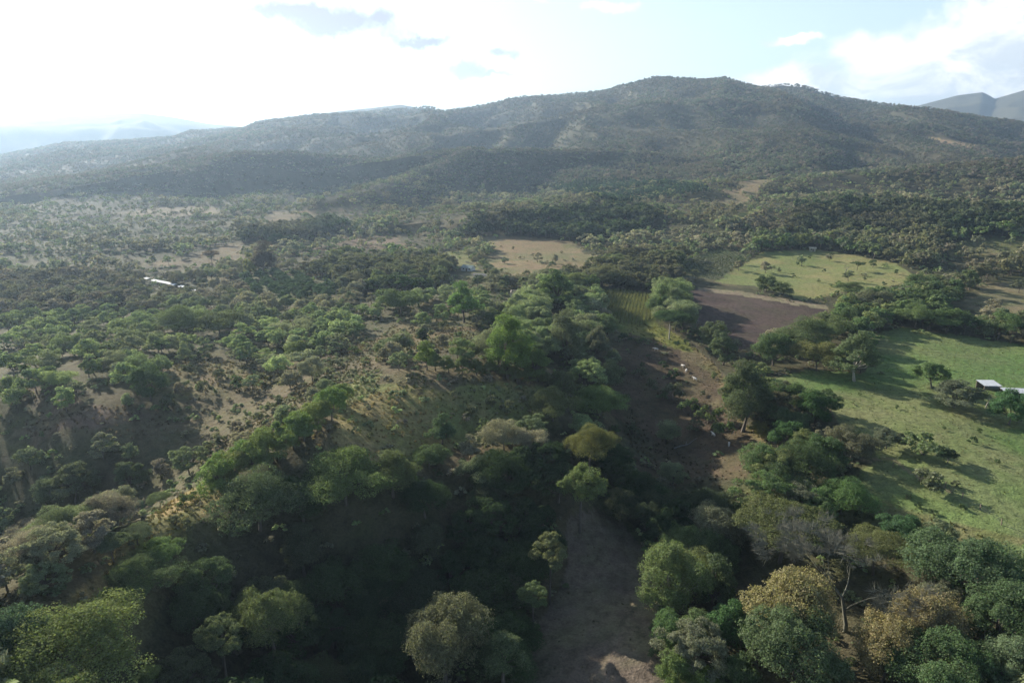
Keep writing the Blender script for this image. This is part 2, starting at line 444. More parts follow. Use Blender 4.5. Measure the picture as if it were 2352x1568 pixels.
# ------------------------------------------------------------------ what grows where (outlines measured in the photograph)
TAN, GREEN, BROWN = (.138, .116, .063), (.075, .115, .030), (.105, .075, .050)
FIELDS = [   # outline, colour a, colour b, patch size, furthest distance, tree density inside
    ('pasture', [(1770, 868), (1850, 848), (1980, 858), (2005, 800), (2000, 768), (2070, 750), (2352, 792), (2900, 880), (3000, 1500), (2600, 1400), (2352, 1300), (2260, 1250), (2140, 1200), (2000, 1185), (1920, 1190), (1950, 1100), (2010, 1060), (1990, 1000), (1930, 985), (1905, 935), (1860, 905), (1800, 890)],
     (.162, .170, .074), (.112, .160, .054), 34, 400, 0.0),
    ('pasture lower', [(1930, 1190), (2000, 1160), (2140, 1180), (2260, 1230), (2352, 1290), (2352, 1340), (2200, 1260), (2060, 1240), (1960, 1250)],
     (.15, .145, .065), (.115, .125, .055), 14, 400, 0.0),
    ('far pasture', [(1640, 648), (1700, 612), (1755, 578), (1870, 572), (1960, 586), (2060, 605), (2110, 640), (2000, 672), (1960, 665), (1850, 692), (1760, 660)],
     (.22, .20, .085), (.17, .185, .07), 30, 700, 0.02),
    ('ploughed', [(1530, 668), (1600, 664), (1700, 672), (1905, 710), (1850, 735), (1790, 765), (1740, 785), (1700, 805), (1660, 800), (1640, 770), (1600, 745)],
     (.066, .046, .041), (.088, .063, .052), 18, 500, 0.0),
    ('orchard', [(535, 655), (565, 632), (640, 627), (725, 640), (785, 668), (775, 708), (660, 706), (580, 694)], (.11, .10, .05), (.09, .10, .045), 10, 500, 0.0),
    ('verge', [(1600, 660), (1700, 668), (1905, 704), (1905, 712), (1700, 679), (1600, 668)], (.24, .19, .13), (.2, .16, .11), 8, 500, 0.0),
    ('maize', [(1365, 662), (1440, 665), (1505, 678), (1530, 755), (1600, 800), (1620, 815), (1500, 792), (1440, 780), (1405, 745)],
     (.185, .175, .055), (.14, .155, .045), 10, 500, 0.0),
    ('dry field', [(1060, 548), (1130, 540), (1290, 548), (1340, 570), (1395, 600), (1400, 622), (1350, 632), (1250, 640), (1140, 634), (1100, 600), (1140, 580)],
     (.215, .155, .088), (.165, .145, .072), 22, 800, 0.01),
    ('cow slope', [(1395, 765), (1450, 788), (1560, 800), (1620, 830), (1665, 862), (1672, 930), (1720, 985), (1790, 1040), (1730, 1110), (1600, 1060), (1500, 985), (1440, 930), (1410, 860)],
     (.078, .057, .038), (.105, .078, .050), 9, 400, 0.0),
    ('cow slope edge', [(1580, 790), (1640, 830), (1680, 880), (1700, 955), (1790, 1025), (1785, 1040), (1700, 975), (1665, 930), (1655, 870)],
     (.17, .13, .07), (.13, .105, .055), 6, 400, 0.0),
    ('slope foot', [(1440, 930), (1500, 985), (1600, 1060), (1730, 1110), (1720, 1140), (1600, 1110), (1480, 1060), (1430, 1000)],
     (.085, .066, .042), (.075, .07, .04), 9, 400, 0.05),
    ('meadow', [(860, 905), (960, 862), (1100, 872), (1200, 885), (1245, 905), (1240, 985), (1130, 1020), (1010, 1030), (960, 1045), (830, 1062), (700, 1058), (700, 1010), (770, 950)],
     (.24, .19, .085), (.165, .165, .066), 11, 400, 0.0),
    ('clearing', [(1300, 1190), (1370, 1165), (1430, 1200), (1500, 1290), (1510, 1400), (1560, 1568), (1600, 1700), (1150, 1700), (1205, 1568), (1240, 1440), (1300, 1290)],
     (.135, .108, .082), (.185, .145, .102), 14, 300, 0.0),
    ('rut', [(1300, 1345), (1360, 1326), (1430, 1300), (1490, 1292), (1490, 1298), (1432, 1307), (1364, 1334), (1306, 1353)], (.19, .155, .115), (.16, .125, .09), 5, 300, 0.0),
    ('rut', [(1285, 1400), (1350, 1385), (1430, 1345), (1480, 1318), (1482, 1324), (1434, 1353), (1356, 1395), (1290, 1410)], (.18, .145, .105), (.15, .12, .085), 5, 300, 0.0),
    ('rut', [(1360, 1568), (1400, 1480), (1440, 1400), (1490, 1330), (1496, 1334), (1450, 1404), (1412, 1486), (1376, 1568)], (.17, .14, .10), (.14, .115, .08), 5, 300, 0.0),
    ('path', [(1870, 1078), (1980, 1056), (2045, 1052), (2110, 1092), (2185, 1128), (2184, 1133), (2106, 1098), (2042, 1058), (1982, 1062), (1872, 1086)], (.21, .165, .105), (.17, .145, .085), 5, 300, 0.0),
    ('ridge grass', [(500, 1100), (440, 1120), (330, 1195), (225, 1310), (150, 1400), (130, 1480), (220, 1500), (280, 1440), (330, 1330), (420, 1240), (470, 1180), (520, 1130)],
     (.24, .175, .078), (.14, .135, .055), 6, 300, 0.02),
    ('ridge strip', [(780, 895), (850, 850), (880, 850), (860, 900), (800, 935)], (.2, .18, .08), (.15, .15, .07), 5, 300, 0.0),
    ('fallow', [(430, 1058), (520, 1000), (620, 930), (700, 885), (800, 790), (870, 780), (900, 800), (850, 850), (760, 910), (640, 985), (560, 1040), (480, 1085)],
     (.115, .088, .056), (.09, .082, .045), 9, 300, 0.05),
    ('glade', [(380, 840), (480, 815), (600, 850), (640, 885), (560, 905), (470, 900), (430, 870)], (.19, .145, .08), (.13, .12, .055), 10, 300, 0.1),
    ('pink glade', [(60, 960), (150, 925), (300, 935), (420, 970), (330, 1010), (140, 990), (60, 1010)], (.17, .12, .085), (.14, .105, .07), 10, 300, 0.12),
    ('upper meadow', [(930, 760), (1010, 745), (1130, 760), (1130, 805), (1060, 815), (950, 805), (890, 790), (850, 790), (900, 745)],
     (.15, .11, .062), (.11, .105, .05), 8, 400, 0.06),
    ('crop rows', [(1540, 632), (1580, 600), (1650, 570), (1712, 585), (1690, 615), (1650, 645)], (.11, .11, .065), (.10, .12, .06), 20, 700, 0.0),
    ('tan knoll', [(1640, 475), (1700, 418), (1770, 410), (1740, 450), (1690, 478)], (.27, .20, .12), (.2, .16, .09), 15, 1200, 0.05),
    ('green knoll', [(1672, 515), (1690, 490), (1740, 478), (1740, 500), (1700, 515)], (.19, .19, .07), (.17, .18, .06), 15, 1200, 0.0),
    ('east dry field', [(2180, 700), (2240, 660), (2352, 628), (2600, 600), (2700, 720), (2352, 745), (2230, 730)], (.19, .155, .09), (.14, .13, .07), 18, 800, 0.02),
    ('east dry strip', [(2160, 565), (2260, 548), (2352, 545), (2352, 590), (2200, 590)], (.17, .14, .08), (.13, .13, .06), 18, 900, 0.1),
    ('track scar', [(2120, 316), (2190, 322), (2265, 335), (2230, 340), (2150, 328)], (.34, .23, .14), (.26, .19, .11), 10, 2200, 0.05),
    ('yellow patch', [(985, 588), (1050, 575), (1090, 600), (1080, 618), (1030, 605)], (.17, .165, .066), (.14, .145, .06), 8, 900, 0.0),
    ('homestead yard', [(1030, 625), (1110, 615), (1190, 640), (1180, 655), (1080, 655), (1030, 645)], (.16, .13, .08), (.1, .1, .05), 8, 900, 0.08),
    ('west field', [(590, 555), (520, 560), (480, 580), (330, 605), (420, 615), (560, 600), (640, 560)], (.165, .125, .072), (.125, .10, .06), 12, 900, 0.05),
    ('west field far', [(230, 490), (360, 478), (480, 470), (520, 490), (380, 500)], (.17, .13, .08), (.13, .105, .065), 12, 1200, 0.1),
    ('valley pasture', [(620, 485), (760, 480), (860, 460), (830, 480), (700, 510), (640, 530), (600, 520)], (.165, .125, .075), (.125, .105, .06), 12, 1300, 0.1),
    ('red scrub', [(720, 560), (780, 540), (900, 545), (960, 580), (860, 600), (760, 590)], (.17, .115, .08), (.13, .10, .06), 12, 1000, 0.15),
]
# thick wood: outline, density, mean height, palette
WOODS = [
    ([(200, 1590), (315, 1510), (385, 1370), (480, 1255), (560, 1180), (680, 1120), (900, 1120), (1030, 1082), (1180, 1068), (1270, 1040), (1380, 1010), (1420, 1040), (1465, 1120), (1640, 1150), (1730, 1130), (1700, 1200), (1560, 1240), (1480, 1230), (1400, 1150), (1330, 1150), (1270, 1200), (1262, 1300), (1205, 1420), (1150, 1568), (1100, 1750), (0, 1750)], 1.0, 8.0, 'deep'),
    ([(1235, 900), (1260, 880), (1200, 860), (960, 820), (960, 790), (1130, 800), (1180, 720), (1230, 640), (1360, 640), (1378, 700), (1365, 800), (1372, 900), (1390, 980), (1380, 1010), (1250, 1010), (1240, 950)], 1.0, 8.0, 'fresh'),
    ([(1480, 1290), (1520, 1240), (1700, 1200), (1730, 1130), (1760, 1060), (1820, 1020), (1900, 1010), (1990, 1050), (1960, 1100), (1900, 1190), (2000, 1250), (2130, 1240), (2352, 1290), (2600, 1400), (2600, 1800), (1580, 1800), (1540, 1568), (1510, 1450)], 1.0, 9.0, 'mixed'),
    ([(1680, 870), (1740, 880), (1800, 890), (1900, 915), (1920, 960), (1880, 990), (1860, 1030), (1780, 1030), (1700, 960), (1670, 930)], 1.0, 8.5, 'mixed'),
    ([(1590, 755), (1650, 785), (1690, 822), (1800, 785), (1900, 728), (1990, 750), (2010, 780), (1990, 850), (1840, 852), (1740, 880), (1670, 865), (1600, 800), (1560, 770)], 1.0, 6.6, 'mixed'),
    ([(1490, 650), (1530, 650), (1560, 700), (1590, 740), (1560, 770), (1510, 745), (1495, 700)], 1.0, 9.5, 'fresh'),
    ([(1380, 600), (1400, 570), (1560, 575), (1570, 600), (1550, 640), (1660, 655), (1760, 668), (1860, 700), (1960, 690), (2000, 676), (2110, 645), (2200, 640), (2352, 585), (2352, 625), (2240, 655), (2170, 700), (2230, 735), (2352, 755), (2352, 790), (2080, 748), (1990, 745), (1900, 705), (1700, 672), (1600, 662), (1490, 650), (1370, 662), (1230, 640)], 0.9, 8.5, 'mixed'),
    ([(1720, 560), (1760, 530), (1900, 520), (2352, 500), (2352, 545), (2150, 560), (2160, 590), (2060, 600), (1960, 582), (1870, 570), (1760, 575)], 0.9, 8.5, 'mixed'),
    ([(1060, 535), (1100, 500), (1250, 480), (1400, 470), (1520, 480), (1480, 520), (1300, 545), (1130, 538)], 1.0, 9.0, 'dark'),
    ([(1840, 470), (2000, 455), (2200, 470), (2352, 480), (2352, 520), (2000, 530), (1800, 530)], 0.95, 9.0, 'dark'),
    ([(540, 530), (620, 520), (760, 500), (790, 515), (680, 545), (560, 555)], 0.95, 8.5, 'dark'),
    ([(820, 570), (1000, 580), (1040, 610), (1000, 650), (840, 650), (700, 610)], 0.8, 8.0, 'mixed'),
    ([(0, 720), (200, 700), (420, 690), (700, 700), (900, 670), (1060, 650), (1180, 680), (1120, 710), (960, 730), (860, 770), (780, 790), (700, 800), (640, 850), (500, 800), (380, 830), (300, 900), (140, 920), (0, 980)], 0.52, 5.6, 'fresh'),
    ([(0, 1000), (150, 1010), (300, 1010), (420, 990), (520, 1000), (410, 1050), (300, 1110), (215, 1200), (90, 1330), (30, 1420), (-100, 1500), (-300, 1100)], 0.66, 6.0, 'olive'),
    ([(0, 1400), (60, 1440), (190, 1490), (270, 1530), (260, 1568), (200, 1700), (-300, 1800), (-300, 1300)], 1.0, 9.0, 'fresh'),
    ([(-200, 620), (200, 620), (330, 645), (330, 680), (180, 700), (0, 712), (-200, 720)], 0.8, 7.0, 'olive'),
    ([(450, 660), (560, 640), (560, 700), (460, 690)], 0.66, 6.0, 'olive'),
]
_PG = {'deep': 1.0, 'dark': 1.05, 'fresh': 1.65, 'mixed': 1.3, 'olive': 1.7, 'dry': 1.8, 'hill': 1.55}
PAL = {   # base colours of leaves (diffuse)
    'deep':  [(.030, .052, .020), (.040, .065, .022), (.050, .075, .028), (.060, .070, .035), (.045, .060, .030)],
    'dark':  [(.030, .048, .022), (.040, .055, .026), (.050, .062, .034)],
    'fresh': [(.092, .118, .044), (.075, .098, .040), (.112, .135, .050), (.085, .10, .048), (.10, .106, .058)],
    'mixed': [(.050, .080, .026), (.070, .100, .032), (.085, .100, .045), (.045, .068, .026), (.080, .085, .050), (.095, .110, .036)],
    'olive': [(.080, .082, .050), (.070, .085, .042), (.090, .080, .058), (.062, .075, .036), (.10, .085, .062)],
    'dry':   [(.095, .088, .054), (.082, .082, .050), (.072, .085, .042), (.104, .092, .060), (.060, .075, .036)],
    'hill':  [(.052, .062, .039), (.060, .068, .046), (.074, .069, .054), (.046, .057, .038), (.086, .069, .058)],
}
PAL = {k: [tuple(c * _PG[k] for c in t) for t in v] for k, v in PAL.items()}
TINT_NAME = [((.03, .055, .022), 'dark green'), ((.062, .092, .03), 'green'), ((.10, .135, .035), 'yellow-green'), ((.075, .08, .05), 'olive green'), ((.108, .09, .065), 'grey-brown')]


def tint_word(c):
    best = min(TINT_NAME, key=lambda t: sum((math.log(a / b)) ** 2 for a, b in zip(t[0], c)))
    return best[1]


# ------------------------------------------------------------------ materials
LEAFGAIN = 1.75


def mat_leaf(name, trans=0.40, attr=False):
    m = bpy.data.materials.new(name); m.use_nodes = True
    t = NT(m.node_tree)
    out = t.n('ShaderNodeOutputMaterial')
    if attr:
        a = t.n('ShaderNodeAttribute', attribute_type='INSTANCER', attribute_name='tint'); col = a.outputs['Color']
    else:
        a = t.n('ShaderNodeObjectInfo'); col = a.outputs['Color']
    g = t.n('ShaderNodeNewGeometry')
    rnd = g.outputs['Random Per Island']
    hs = t.n('ShaderNodeHueSaturation')
    t.link(t.rng(rnd, 0, 1, 0.482, 0.518), hs.inputs['Hue'])
    t.link(t.rng(t.m('FRACT', t.m('MULTIPLY', rnd, 7.31)), 0, 1, 0.66, 0.98), hs.inputs['Saturation'])
    t.link(t.rng(t.m('FRACT', t.m('MULTIPLY', rnd, 13.7)), 0, 1, 0.62, 1.42), hs.inputs['Value'])
    t.link(col, hs.inputs['Color'])
    c = t.mix(1.0, hs.outputs[0], (LEAFGAIN, LEAFGAIN, LEAFGAIN), 'MULTIPLY')
    d = t.n('ShaderNodeBsdfDiffuse'); t.link(c, d.inputs[0])
    tr = t.n('ShaderNodeBsdfTranslucent')
    t.link(t.mix(1.0, c, (1.12, 1.2, 0.8), 'MULTIPLY'), tr.inputs[0])
    ms = t.n('ShaderNodeMixShader'); ms.inputs[0].default_value = trans
    t.link(d.outputs[0], ms.inputs[1]); t.link(tr.outputs[0], ms.inputs[2])
    t.link(ms.outputs[0], out.inputs[0])
    return m


def mat_simple(name, col, rough=0.8, var=0.25, scale=3.0, metal=0.0, col2=None, stretch=(1, 1, 1)):
    m = bpy.data.materials.new(name); m.use_nodes = True
    t = NT(m.node_tree)
    out = t.n('ShaderNodeOutputMaterial')
    p = t.n('ShaderNodeBsdfPrincipled')
    tc = t.n('ShaderNodeTexCoord')
    v = t.vm('MULTIPLY', tc.outputs['Object'], stretch).outputs[0]
    nz = t.noise(v, scale, 5, 0.6).outputs[0]
    c2 = col2 or tuple(c * (1 - var) for c in col)
    t.link(t.mix(t.rng(nz, 0.35, 0.65), tuple(col), tuple(c2)), p.inputs['Base Color'])
    p.inputs['Roughness'].default_value = rough
    p.inputs['Metallic'].default_value = metal
    t.link(p.outputs[0], out.inputs[0])
    return m


M_LEAF = mat_leaf('leaves')
M_LEAFI = mat_leaf('leaves_far', 0.38, True)
M_BARK = mat_simple('bark', (.15, .125, .10), .9, .4, 2.0, stretch=(1, 1, .3))
M_PALE = mat_simple('pale_bark', (.42, .38, .31), .85, .35, 2.0, stretch=(1, 1, .3))
M_GREYBARK = mat_simple('grey_bark', (.22, .205, .19), .9, .3, 2.0)
M_TWIG = mat_simple('twig_bark', (.175, .172, .125), .9, .3, 2.0)
M_TIN = mat_simple('tin_roof', (.38, .41, .45), .45, .12, .8, 0.3)
M_TEAL = mat_simple('teal_sheet', (.13, .20, .19), .5, .35, .8, 0.2)
M_WHITE = mat_simple('white_paint', (.80, .80, .76), .7, .15, .6)
M_CREAM = mat_simple('cream_plaster', (.42, .38, .28), .8, .2, .6)
M_STONE = mat_simple('pale_stone', (.50, .43, .34), .9, .3, .5)
M_WOOD = mat_simple('weathered_wood', (.20, .16, .12), .9, .3, 2.0)
M_DARK = mat_simple('dark_opening', (.03, .028, .026), .9, .2, 1.0)
M_HIDE = mat_simple('white_hide', (.74, .70, .63), .8, .12, 2.0)
M_MAIZE = mat_leaf('maize_leaves', 0.35, True)

mg = bpy.data.materials.new('ground'); mg.use_nodes = True
t = NT(mg.node_tree)
out = t.n('ShaderNodeOutputMaterial'); p = t.n('ShaderNodeBsdfPrincipled')
a = t.n('ShaderNodeAttribute', attribute_name='soil'); pos = t.n('ShaderNodeNewGeometry').outputs['Position']
n1 = t.noise(pos, 0.55, 6, 0.65).outputs[0]
n2 = t.noise(pos, 0.11, 4, 0.6).outputs[0]
n3 = t.noise(pos, 2.6, 3, 0.6).outputs[0]
k = t.m('MULTIPLY', t.rng(n1, 0.3, 0.7, 0.62, 1.38), t.rng(n3, 0.3, 0.7, 0.78, 1.22))
c = t.vm('SCALE', a.outputs['Color'], 1.0); t.link(k, c.inputs[3])
gr = t.mix(t.rng(n2, 0.42, 0.62, 0.0, 0.45), c.outputs[0], t.mix(1.0, c.outputs[0], (0.72, 0.98, 0.62), 'MULTIPLY'))
gr = t.mix(t.rng(n1, 0.58, 0.72, 0.0, 0.5), gr, t.mix(1.0, gr, (0.45, 0.5, 0.45), 'MULTIPLY'))
t.link(gr, p.inputs['Base Color']); p.inputs['Roughness'].default_value = 0.95
p.inputs['Specular IOR Level'].default_value = 0.1
bmp = t.n('ShaderNodeBump'); bmp.inputs['Strength'].default_value = 0.9; bmp.inputs['Distance'].default_value = 0.5
t.link(t.m('ADD', n1, t.m('MULTIPLY', n3, 0.4)), bmp.inputs['Height']); t.link(bmp.outputs[0], p.inputs['Normal'])
t.link(p.outputs[0], out.inputs[0])
M_GROUND = mg


# ------------------------------------------------------------------ the ground sheet
def mesh_from(name, V, F, mats, midx=None, smooth=False):
    """V (n,3); F list of arrays (k, m) of polygons with m corners"""
    me = bpy.data.meshes.new(name)
    V = np.asarray(V, np.float32)
    me.vertices.add(len(V)); me.vertices.foreach_set('co', V.ravel())
    F = [np.asarray(f, np.int32) for f in F if len(f)]
    tot = sum(f.size for f in F); npoly = sum(len(f) for f in F)
    me.loops.add(tot); me.loops.foreach_set('vertex_index', np.concatenate([f.ravel() for f in F]))
    cnt = np.concatenate([np.full(len(f), f.shape[1], np.int32) for f in F])
    me.polygons.add(npoly)
    me.polygons.foreach_set('loop_start', np.concatenate([[0], np.cumsum(cnt)[:-1]]).astype(np.int32))
    if midx is not None:
        me.polygons.foreach_set('material_index', np.asarray(midx, np.int32))
    me.polygons.foreach_set('use_smooth', np.full(npoly, smooth))
    for m in mats:
        me.materials.append(m)
    me.update(calc_edges=True)
    return me


CRISP = ('rut', 'path', 'pasture', 'ploughed', 'verge', 'maize', 'cow slope edge', 'clearing', 'ridge grass', 'ridge strip', 'track scar', 'crop rows', 'far pasture')


def soil_colour(x, y, z):
    u, v, d = project(x, y, z)
    r = np.hypot(x, y)
    jit = (fbm(x, y, 7, 3, 71) - 0.5)
    jv = (fbm(x, y, 7, 3, 77) - 0.5)
    ju = u + jit * 2600 / np.maximum(d, 30) * 1.6
    jv = v + jv * 1300 / np.maximum(d, 30) * 1.2
    n = fbm(x, y, 26, 4, 81); n2 = fbm(x, y, 90, 3, 85)
    A, B, C = np.array(TAN), np.array((.085, .088, .042)), np.array((.125, .090, .058))
    w = sstep(0.38, 0.62, n)[..., None]; w2 = sstep(0.4, 0.6, n2)[..., None]
    col = (A * (1 - w) + B * w) * (1 - .35 * w2) + C * .35 * w2
    scrubby = (sstep(.36, .60, fbm(x, y, 8, 4, 87)) * sstep(200, 420, r) * .7)[..., None]
    col = col * (1 - scrubby) + np.array((.060, .062, .034)) * scrubby
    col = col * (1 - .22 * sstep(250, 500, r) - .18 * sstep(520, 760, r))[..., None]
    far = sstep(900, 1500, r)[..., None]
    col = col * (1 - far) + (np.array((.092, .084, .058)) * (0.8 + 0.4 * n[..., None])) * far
    front = (y > 5) & (d > 5)
    bu = u + ((fbm(x, y, 24, 4, 73) - .5) * 30 + (fbm(x, y, 6, 3, 74) - .5) * 8) * FPX / np.maximum(d, 30)
    bv = v + ((fbm(x, y, 24, 4, 75) - .5) * 30 + (fbm(x, y, 6, 3, 76) - .5) * 8) * FPX / np.maximum(d, 30) * np.clip(60 / np.maximum(d, 60), .08, .5)
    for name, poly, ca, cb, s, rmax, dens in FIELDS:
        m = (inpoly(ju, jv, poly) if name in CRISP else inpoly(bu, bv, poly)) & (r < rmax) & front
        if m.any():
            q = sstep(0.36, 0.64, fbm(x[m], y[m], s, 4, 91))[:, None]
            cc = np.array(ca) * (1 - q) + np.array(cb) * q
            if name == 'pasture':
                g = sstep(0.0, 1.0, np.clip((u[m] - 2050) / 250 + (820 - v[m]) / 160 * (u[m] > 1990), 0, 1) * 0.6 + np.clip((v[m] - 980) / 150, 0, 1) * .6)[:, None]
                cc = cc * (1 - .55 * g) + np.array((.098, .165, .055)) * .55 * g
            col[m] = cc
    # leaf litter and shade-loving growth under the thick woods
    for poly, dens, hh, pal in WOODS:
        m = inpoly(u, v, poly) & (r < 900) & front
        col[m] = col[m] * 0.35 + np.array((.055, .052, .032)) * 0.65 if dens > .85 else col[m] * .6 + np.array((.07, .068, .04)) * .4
    for name, poly, ca, cb, s, rmax, dens in FIELDS:
        if name in ('clearing', 'ridge grass', 'verge', 'rut', 'path'):
            m = inpoly(ju, jv, poly) & (r < rmax) & front
            q = sstep(0.36, 0.64, fbm(x[m], y[m], s, 4, 91))[:, None]
            col[m] = np.array(ca) * (1 - q) + np.array(cb) * q
    return col


def build_ground():
    V = np.stack([GX, GY, GZ], -1).reshape(-1, 3)
    i = np.arange(NR - 1)[:, None]; j = np.arange(NTh)[None]
    jn = (j + 1) % NTh
    q = np.stack([np.broadcast_to(i * NTh + j, (NR - 1, NTh)), i * NTh + jn + 0 * j, (i + 1) * NTh + jn, np.broadcast_to((i + 1) * NTh + j, (NR - 1, NTh))], -1).reshape(-1, 4)
    q = q[:, ::-1]
    c = len(V)
    V = np.vstack([V, [[0, 0, float(GZ[0].mean())]]])
    jj = np.arange(NTh)
    tri = np.stack([np.full(NTh, c), (jj + 1) % NTh, jj], -1)
    me = mesh_from('ground', V, [q, tri], [M_GROUND], smooth=True)
    at = me.color_attributes.new('soil', 'FLOAT_COLOR', 'POINT')
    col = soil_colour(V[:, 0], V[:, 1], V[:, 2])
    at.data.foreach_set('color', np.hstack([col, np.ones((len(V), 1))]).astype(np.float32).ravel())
    o = bpy.data.objects.new('ground', me); COL.objects.link(o)
    o['kind'] = 'structure'
    return o


build_ground()


# ------------------------------------------------------------------ tree meshes
def tube(pts, rad, sides=6):
    """vertices and quads of a tapered tube along pts"""
    P = np.asarray(pts, float); n = len(P)
    V, F = [], []
    d = np.gradient(P, axis=0)
    for i in range(n):
        w = d[i] / (np.linalg.norm(d[i]) + 1e-9)
        a = np.cross(w, (0.3, 0.9, 0.1)); a /= np.linalg.norm(a) + 1e-9
        b = np.cross(w, a)
        for s in range(sides):
            t = 2 * math.pi * s / sides
            V.append(P[i] + rad[i] * (math.cos(t) * a + math.sin(t) * b))
    for i in range(n - 1):
        for s in range(sides):
            F.append((i * sides + s, i * sides + (s + 1) % sides, (i + 1) * sides + (s + 1) % sides, (i + 1) * sides + s))
    return V, F


class Buf:
    def __init__(s):
        s.V, s.F = [], []
    def add(s, V, F):
        k = len(s.V); s.V += [tuple(v) for v in V]; s.F += [tuple(i + k for i in f) for f in F]
    def mesh(s, name, mat, smooth=True):
        q = [f for f in s.F if len(f) == 4]; t3 = [f for f in s.F if len(f) == 3]
        return mesh_from(name, s.V, [np.array(q).reshape(-1, 4), np.array(t3).reshape(-1, 3)], [mat], smooth=smooth)


def leaf_cards(rng, centres, outs, size, up=0.45):
    """one irregular four-cornered leaf spray at each centre"""
    n = len(centres)
    nr = outs * 0.7 + np.array([0, 0, up]) + rng.normal(0, 0.55, (n, 3))
    nr /= np.linalg.norm(nr, axis=1)[:, None] + 1e-9
    a = np.cross(nr, rng.normal(0, 1, (n, 3))); a /= np.linalg.norm(a, axis=1)[:, None] + 1e-9
    b = np.cross(nr, a)
    s = size * rng.uniform(0.55, 1.35, n)[:, None]
    l, w = s * 0.62, s * rng.uniform(0.32, 0.55, n)[:, None]
    k = rng.uniform(-0.3, 0.3, (n, 1))
    V = np.stack([centres - a * l, centres + b * w + a * l * k, centres + a * l + nr * s * rng.uniform(-.15, .15, (n, 1)), centres - b * w + a * l * rng.uniform(-.3, .3, (n, 1))], 1).reshape(-1, 3)
    F = np.arange(4 * n).reshape(-1, 4)
    return V, F


def make_tree(name, seed, form='round', H=10.0, W=9.0, clumps=24, leaves=220, leaf=0.36, mat=None, bark=None, sides=6):
    rng = np.random.default_rng(seed)
    R = W / 2
    cen, rad = [], []
    if form == 'round':
        base, ch = 0.09 * H, 0.91 * H
    elif form == 'tall':
        base, ch = 0.06 * H, 0.94 * H
    elif form == 'spread':
        base, ch = 0.20 * H, 0.78 * H
    elif form == 'umbrella':
        base, ch = 0.66 * H, 0.30 * H
    elif form == 'airy':
        base, ch = 0.25 * H, 0.72 * H
        clumps = int(clumps * 1.9); leaves = int(leaves * 0.42)
    elif form == 'shrub':
        base, ch = 0.05 * H, 0.95 * H
    else:
        base, ch = 0.18 * H, 0.8 * H
    cz = base + ch * 0.42
    lop = rng.uniform(-0.16, 0.16, 2)
    for i in range(clumps):
        for _ in range(30):
            d = rng.normal(0, 1, 3); d /= np.linalg.norm(d)
            if d[2] > (-0.15 if form == 'umbrella' else -0.55):
                break
        f = rng.uniform(0.45, 0.92) ** 0.7
        prof = 1.0
        if form == 'tall':
            prof = 1.0 - 0.35 * max(d[2], 0)
        rr = R * f * prof * (1 + 0.22 * math.sin(3 * math.atan2(d[1], d[0]) + seed))
        c = np.array([d[0] * rr + lop[0] * R * d[2], d[1] * rr + lop[1] * R * d[2], cz + d[2] * f * ch * (0.56 if d[2] > 0 else 0.42)])
        cen.append(c); rad.append(R * rng.uniform(0.24, 0.42) * {'ragged': .8, 'airy': .5}.get(form, 1.0))
    cen, rad = np.array(cen), np.array(rad)
    flat = {'umbrella': 0.38, 'spread': 0.6, 'round': 0.8, 'tall': 0.9, 'shrub': 0.8, 'ragged': 0.65, 'puffy': 0.9, 'airy': 0.6}[form]
    C, O = [], []
    for c, r in zip(cen, rad):
        n = int(leaves * rng.uniform(0.75, 1.25))
        d = rng.normal(0, 1, (n, 3)); d /= np.linalg.norm(d, axis=1)[:, None]
        d[:, 2] = np.where(d[:, 2] < -0.25, -d[:, 2], d[:, 2])
        q = rng.uniform(0.55, 1.08, n) ** 0.6
        # second-level lumps so that a clump is not a ball
        lump = 1 + 0.22 * np.sin(d[:, 0] * 5 + c[0] * 3) * np.sin(d[:, 1] * 5 + c[1] * 3) + 0.15 * np.sin(d[:, 2] * 7 + c[2])
        p = d * (r * q * lump)[:, None]; p[:, 2] *= flat
        C.append(c + p); O.append(d * 0.8 + (c - [0, 0, cz]) / R * 0.4)
    C, O = np.vstack(C), np.vstack(O)
    C[:, 2] = np.maximum(C[:, 2], 0.05 * H)
    V, F = leaf_cards(rng, C, O, leaf)
    crown = mesh_from(name + '_crown', V, [F], [mat or M_LEAF])
    # trunk and limbs
    b = Buf()
    r0 = 0.019 * H + 0.04
    top = base + 0.25 * ch
    lean = rng.normal(0, 0.04 * H, 2)
    if form != 'shrub':
        P = [(0, 0, -1.1 * H), (0, 0, 0.0), (lean[0] * .3, lean[1] * .3, top * 0.4), (lean[0] * .6, lean[1] * .6, top * 0.75), (lean[0], lean[1], top)]
        b.add(*tube(P, [r0 * 1.5, r0 * 1.25, r0 * 0.9, r0 * 0.75, r0 * 0.55], sides))
        st = np.array([lean[0] * .6, lean[1] * .6, top * 0.72])
    else:
        st = np.array([0, 0, -0.1])
    order = np.argsort(-rad)[:max(6, clumps // 2)]
    for i in order:
        c = cen[i]; mid = st * 0.45 + c * 0.55 + rng.normal(0, 0.05 * W, 3) * [1, 1, .4]
        s0 = st + [0, 0, rng.uniform(0, 0.1 * H)]
        b.add(*tube([s0, s0 * 0.55 + mid * 0.45 - [0, 0, .03 * H], mid, c * 0.9 + mid * 0.1, c + (c - mid) * 0.35], [r0 * .5, r0 * .38, r0 * .27, r0 * .14, r0 * .05], 4))
    trunk = b.mesh(name + '_trunk', bark or M_BARK)
    return crown, trunk


